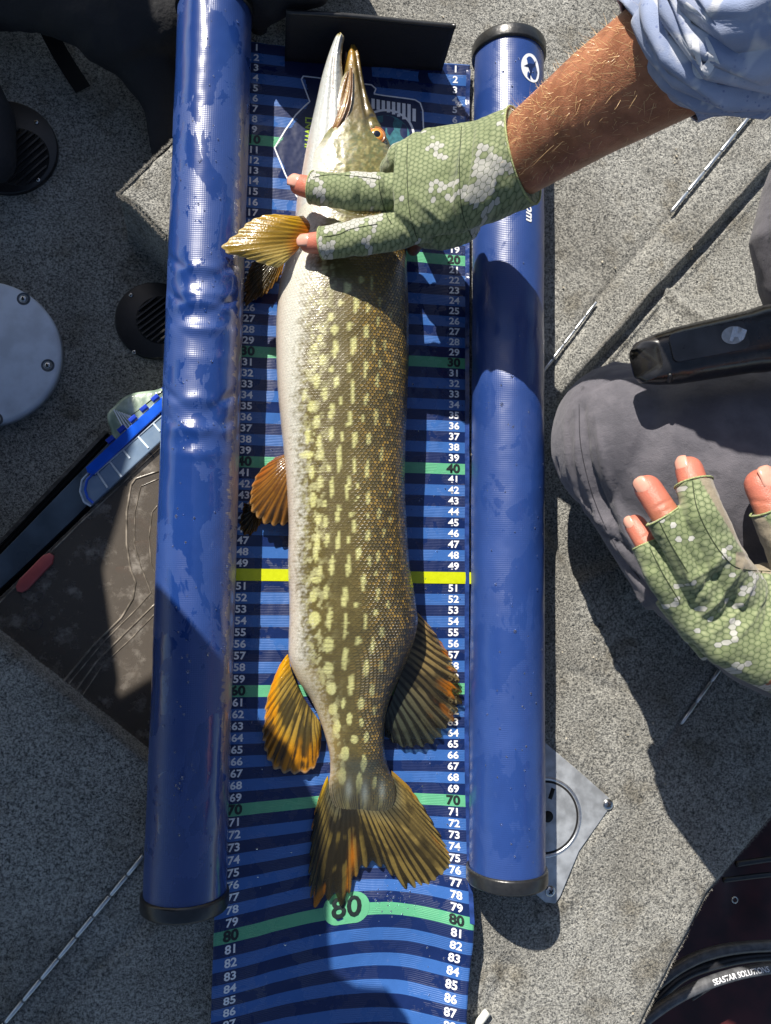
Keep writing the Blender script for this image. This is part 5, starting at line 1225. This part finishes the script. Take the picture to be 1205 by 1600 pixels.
for i, (a, b, c_) in enumerate([((185, 890), (225, 905), lin(235, 120, 30)), ((205, 815), (240, 830), lin(200, 110, 50)), ((215, 850), (250, 862), lin(225, 140, 60)), ((60, 1000), (100, 1020), lin(150, 60, 40)), ((100, 960), (130, 990), lin(60, 40, 30))]):
    p, q_ = W(*a, ZB-.58), W(*b, ZB-.58); V, Fc = tube([p, (p+q_)/2+np.array([0, .3, 0]), q_], [.3, .5, .2], .6, n=12, caps='roundall')
    lb = ['orange soft lure seen through the lid, beside the rib corner', 'brown orange lure under the lid near the top of the box', 'pale orange lure under the lid against the blue tube', 'red brown lure in the shaded lower part of the box', 'dark lure in the shaded middle of the box'][i]
    mk('soft_lure', V, Fc, m_plain('lure_%d' % i, c_, .4, nscale=100, namp=.3), None, label=lb, cat='lure')
# dark channel rail along the well
cr_ = thing('locker_rail', (*W(90, 780, LOW)[:2], LOW), 'dark metal rail and gutter running beside the tackle box', 'rail')
def slab(pts, z0, z1, name, mat, parent, bev=.06):
    V, Fc = prism(Wp(pts, z1), z0, z1, bev); mk(name, V, Fc, mat, parent, smooth=False)
slab([(168, 676), (175, 681), (-5, 867), (-65, 930), (-72, 925), (-10, 862)], LOW-.4, LOW+.9, 'gutter', M_dark, cr_)
slab([(163, 672), (168, 676), (-10, 862), (-72, 925), (-77, 920), (-15, 858)], LOW-.2, LOW+1.3, 'rail_edge', m_plain('worn_edge', (.09, .085, .08), .4, nscale=200, namp=.4), cr_)
slab([(177, 684), (208, 716), (118, 808), (30, 892), (-60, 975), (-64, 934), (-3, 870)], LOW, ZB-.6, 'rail_face', m_plain('slate_rail', lin(78, 92, 106), .3, nscale=40, namp=.25), cr_)
# small box with blue hinge
sb = thing('small_lure_box', (*W(190, 730, LOW)[:2], LOW), 'small clear lure box with bright blue hinge strip beside the tackle box', 'tackle box')
xc = NX('frosted_clear'); xo = xc.obj(); xc.bsdf(col=xc.mix(xc.noise(xo, 90, 3), lin(120, 150, 190), lin(168, 190, 214)), rough=.2, spec=.6)
tp = xc.n('ShaderNodeBsdfTransparent'); mx = xc.n('ShaderNodeMixShader'); mx.inputs[0].default_value = .35; xc.t.links.new(xc.b.outputs[0], mx.inputs[1]); xc.t.links.new(tp.outputs[0], mx.inputs[2]); xc.t.links.new(mx.outputs[0], xc.out.inputs[0]); M_clear = xc.m
ZS = -2.0
body_px = [(262, 640), (150, 742), (134, 745), (126, 760), (125, 775), (132, 788), (142, 790), (262, 680)]
slab(body_px, -5.5, ZS, 'tray', M_clear, sb, .1)
xb_ = m_plain('blue_plastic', lin(20, 88, 215), .22, nscale=60, namp=.2, coat=.5)
slab([(136, 738), (134, 730), (250, 622), (262, 612), (262, 634), (146, 742)], -3.5, ZS+.25, 'hinge_strip', xb_, sb, .08)
for k in range(6):
    cx_ = 172+k*17.5; cy_ = 686-k*16.2; c_ = W(cx_, cy_, ZS+.4); V, Fc = box((c_[0], c_[1], ZS-.1), (.75, .42, .55), R_(43), .1); mk('hinge_lug', V, Fc, m_plain('blue_lug', lin(40, 70, 190), .2, nscale=80) if k == 0 else bpy.data.materials['blue_lug'], sb, smooth=False)
for a, b in (((150, 735), (168, 762)), ((172, 722), (190, 745)), ((191, 702), (203, 716)), ((216, 682), (232, 700)), ((240, 662), (250, 674))):
    rib([a, b], .09, ZS+.02, 'divider', m_plain('pale_rib', lin(190, 205, 222), .3) if 'pale_rib' not in bpy.data.materials else bpy.data.materials['pale_rib'], sb)
rib(dense([(148, 741), (262, 642)]), .08, ZS+.02, 'wall_rim', bpy.data.materials['pale_rib'], sb)
rib(dense([(144, 741), (136, 750), (133, 765), (137, 778), (146, 786)]), .12, ZS+.02, 'gasket', xb_, sb)
rib(dense([(138, 739), (128, 750), (125, 768), (131, 784), (142, 791)]), .08, ZS+.01, 'rim', bpy.data.materials['pale_rib'], sb)
# pale green pouch
gp = thing('plastic_pouch', (*W(210, 650, LOW)[:2], LOW), 'crumpled pale green translucent pouch behind the blue hinged box', 'pouch')
pp = smooth_poly([tuple(p) for p in Wp([(262, 606), (240, 608), (205, 613), (188, 622), (176, 634), (166, 648), (172, 672), (182, 700), (215, 700), (262, 650)], -4)], 5, True)
xg = NX('green_film'); xo = xg.obj(); xg.bsdf(col=xg.mix(xg.ss(xg.noise(xo, 60, 4), .4, .6), lin(120, 140, 124), lin(160, 178, 160)), rough=.22, spec=.6, normal=xg.bump(xg.noise(xg.scalev(xo, 1, .3, 1), 90, 3), .002))
V, Fc = prism(pp, LOW+.2, -3.9, .5); mk('film', V, Fc, xg.m, gp)
for k in range(7):
    a = (178+k*4, 640+k*1.5); b = (196+k*5, 675-k*2); rib([a, b], .06, -3.85, 'fold', bpy.data.materials['pale_rib'], gp)
# ------------------------------------------------------------------ black bag and straps at the top left
bg_ = thing('black_bag', (*W(200, 40, LOW)[:2], LOW), 'black bag slumped in deep shade at the top left corner', 'bag')
prt = [tube([W(-60, -40, -5), W(80, -20, -3), W(190, 10, -2), W(330, -30, -2)], [5.0, 4.6, 5.5, 6], .6, n=24, caps='roundall'),
       tube([W(180, 40, -3), W(235, 90, -4), W(262, 170, -5), W(262, 235, -6)], [4.5, 3.6, 2.3, 1.6], .7, n=24, caps='roundall'),
       tube([W(60, 0, -5), W(120, 40, -5.5), W(190, 75, -6)], [1.6, 1.5, 2.2], .5, n=16, caps='roundall')]
V, Fc, Nn = remeshed(prt, .35, 4); V = V+Nn*(.5*fbm(V[:, 0]*.25, V[:, 1]*.25, V[:, 2]*.25, seed=140)+.12*fbm(V[:, 0]*1.2, V[:, 1]*1.2, V[:, 2], seed=141))[:, None]
mk('shell', V, Fc, M_matte_black, bg_)
def strap(pts, wd, name, parent, mat):
    P_ = smooth_poly([W(*p) for p in pts], 10); T_ = np.gradient(P_, axis=0); V = []
    for p, t_ in zip(P_, T_): s_, u_ = frame(t_); V += [p-s_*wd/2, p-s_*wd/2+u_*.16, p+s_*wd/2+u_*.16, p+s_*wd/2]
    n = len(P_); Fc = [tuple(f) for f in grid_faces(n, 4, cv=True)]+[(0, 1, 2, 3), (4*n-4, 4*n-3, 4*n-2, 4*n-1)]; mk(name, V, Fc, mat, parent, smooth=False)
strap([(40, -30, -5), (62, 20, -7), (95, 85, -8.4), (130, 140, -8.6)], 1.65, 'strap', bg_, m_plain('black_webbing', (.006, .006, .007), .85))
b2 = thing('mesh_bag', (*W(420, -10, 0)[:2], 0), 'dark bag with grey mesh pocket above the left tube end', 'bag')
V, Fc, Nn = remeshed([tube([W(404, 2, 3.0), W(425, -40, 6), W(445, -120, 6)], [2.4, 5.0, 7], .8, n=24, caps='roundall'), tube([W(404, 40, .9), W(392, 0, 2)], [1.0, 2.0], .7, n=20, caps='roundall')], .3, 4)
V = V+Nn*(.35*fbm(V[:, 0]*.35, V[:, 1]*.35, V[:, 2]*.35, seed=144))[:, None]; mk('shell', V, Fc, M_matte_black, b2)
xm = NX('grey_mesh'); xo = xm.obj(); a_, b_, c_ = xm.xyz(xo); wv = (a_*2600).sin()*(b_*2600).sin(); xm.bsdf(col=xm.mix(xm.ss(wv, -.2, .3), lin(60, 56, 54), lin(176, 168, 160)), rough=.7, normal=xm.bump(wv, .0004))
V, Fc = tube([W(468, 12, 1.6), W(480, -20, 2.4), W(500, -80, 3)], [.9, 1.5, 2.4], .8, n=24, caps='roundall'); mk('mesh_pocket', V, Fc, xm.m, b2)
# ------------------------------------------------------------------ cables in the open locker
def cable(pts, r, label, mat, z=-10):
    P_ = smooth_poly([W(p[0], p[1], p[2] if len(p) > 2 else z) for p in pts], 14); V, Fc = tube(P_, r, n=20)
    t = thing('cable', P_[len(P_)//2], label, 'cable', 'black control cables in the open locker'); mk('jacket', V, Fc, mat, t); return t, P_
M_cable = m_plain('black_cable', (.022, .023, .027), .32, nscale=150, namp=.3, spec=.55)
M_cable2 = m_plain('grey_cable', (.10, .104, .115), .35, nscale=150, namp=.3, spec=.55)
cable([(1000, 1560), (1060, 1512), (1120, 1487), (1200, 1478), (1320, 1480)], .62, 'uppermost of the bundled black cables in the open locker', M_cable2, -12)
cable([(1000, 1590), (1062, 1528), (1130, 1503), (1200, 1493), (1320, 1492)], .60, 'second black cable, just below the uppermost one', M_cable, -12.5)
cable([(1080, 1560), (1130, 1530), (1180, 1512), (1320, 1506)], .30, 'thin dark cable above the lettered cable', M_cable, -14)
ctl, CP = cable([(960, 1640), (1010, 1592), (1065, 1555), (1130, 1528), (1205, 1512), (1330, 1500)], .60, 'black control cable with white lettering in the open locker', M_cable2, -10)
cs = np.concatenate([[0], np.cumsum(np.linalg.norm(np.diff(CP, axis=0), axis=1))])
st_ = W(1110, 1537, -10); i0 = np.argmin(np.linalg.norm(CP-st_, axis=1)); s0_ = cs[i0]
V, Fc = text_mesh('SEASTAR SOLUTIONS  P', .74, .012, align='LEFT'); V = np.array(V)
def cable_pt(s, a, r): 
    p = np.array([np.interp(s, cs, CP[:, i]) for i in range(3)]); p2 = np.array([np.interp(s+.1, cs, CP[:, i]) for i in range(3)]); sd_, up_ = frame(p2-p); th_ = math.pi/2+a/r
    return p+(sd_*math.cos(th_)+up_*math.sin(th_))*(r+.045)
mk('lettering', [cable_pt(s0_+v[0]*.92, v[1]+.18, .60) for v in V], Fc, M_white, ctl)
for a, b, r_, lb in (((1150, 1350), (1320, 1335), .35, 'thin pipe crossing the dark locker near the deck edge'), ((1130, 1375), (1320, 1362), .3, 'lower thin pipe in the dark locker')):
    cable([a+(-18,), ((a[0]+b[0])/2, (a[1]+b[1])/2-4, -18), b+(-18,)], r_, lb, M_cable)
p = W(1148, 1406, -20); V, Fc = ring_mesh(p, .35, .07, -20, h=.1); mk('locker_washer', V, Fc, M_steel, None, label='tiny metal washer on the dark locker floor', cat='washer')
# white stub
p0, p1 = W(762, 1580, .45), W(738, 1612, .45); V, Fc = tube([p0, p0+(p1-p0)*.05, p1], [.30, .34, .34], n=18); mk('white_stub', V, Fc, m_plain('white_plastic', (.75, .75, .70), .4), None, label='short white plastic stub at the bottom edge beside the mat', cat='plastic stub')
# black thing at far left above the grille
V, Fc, Nn = remeshed([tube([W(-60, 120, -6), W(-20, 190, -5), W(-14, 250, -4.5)], [3, 2.6, 2.2], 1, n=20, caps='roundall')], .3, 3); mk('dark_pedal', V, Fc, M_matte_black, None, label='black foot pedal end at the left edge over the large grille', cat='pedal')
# ------------------------------------------------------------------ what throws the broad shade on the left: two added sheets cut to the shadow outlines, out of frame
def add_blocker(pts, z, h, label, zs=0.0):
    P0 = W(np.array([p[0] for p in pts]), np.array([p[1] for p in pts]), zs); k = (h-P0[:, 2])/SUN[2]; Q_ = P0+SUN*k[:, None]
    V, Fc = prism(Q_[:, :2], h, h+.4, 0); mk('shade_blocker', V, Fc, M_matte_black, None, smooth=False, label=label, cat='shade blocker')
add_blocker([(-1500, -1500), (150, -900), (225, -300), (250, 150), (232, 228), (150, 300), (150, 500), (178, 640), (120, 830), (146, 1010), (100, 1300), (-1500, 1500)], 0, 42, 'added black sheet above the left side of the boat, blocking the sun')
add_blocker([(-1500, 1000), (60, 1020), (150, 1040), (235, 990), (300, 1000), (372, 1090), (470, 1200), (508, 1280), (516, 1400), (519, 1520), (560, 1545), (610, 1552), (645, 1600), (660, 1700), (660, 2200), (-1500, 2200)], 0, 40.5, 'added black sheet over the near left end of the boat, blocking the sun')
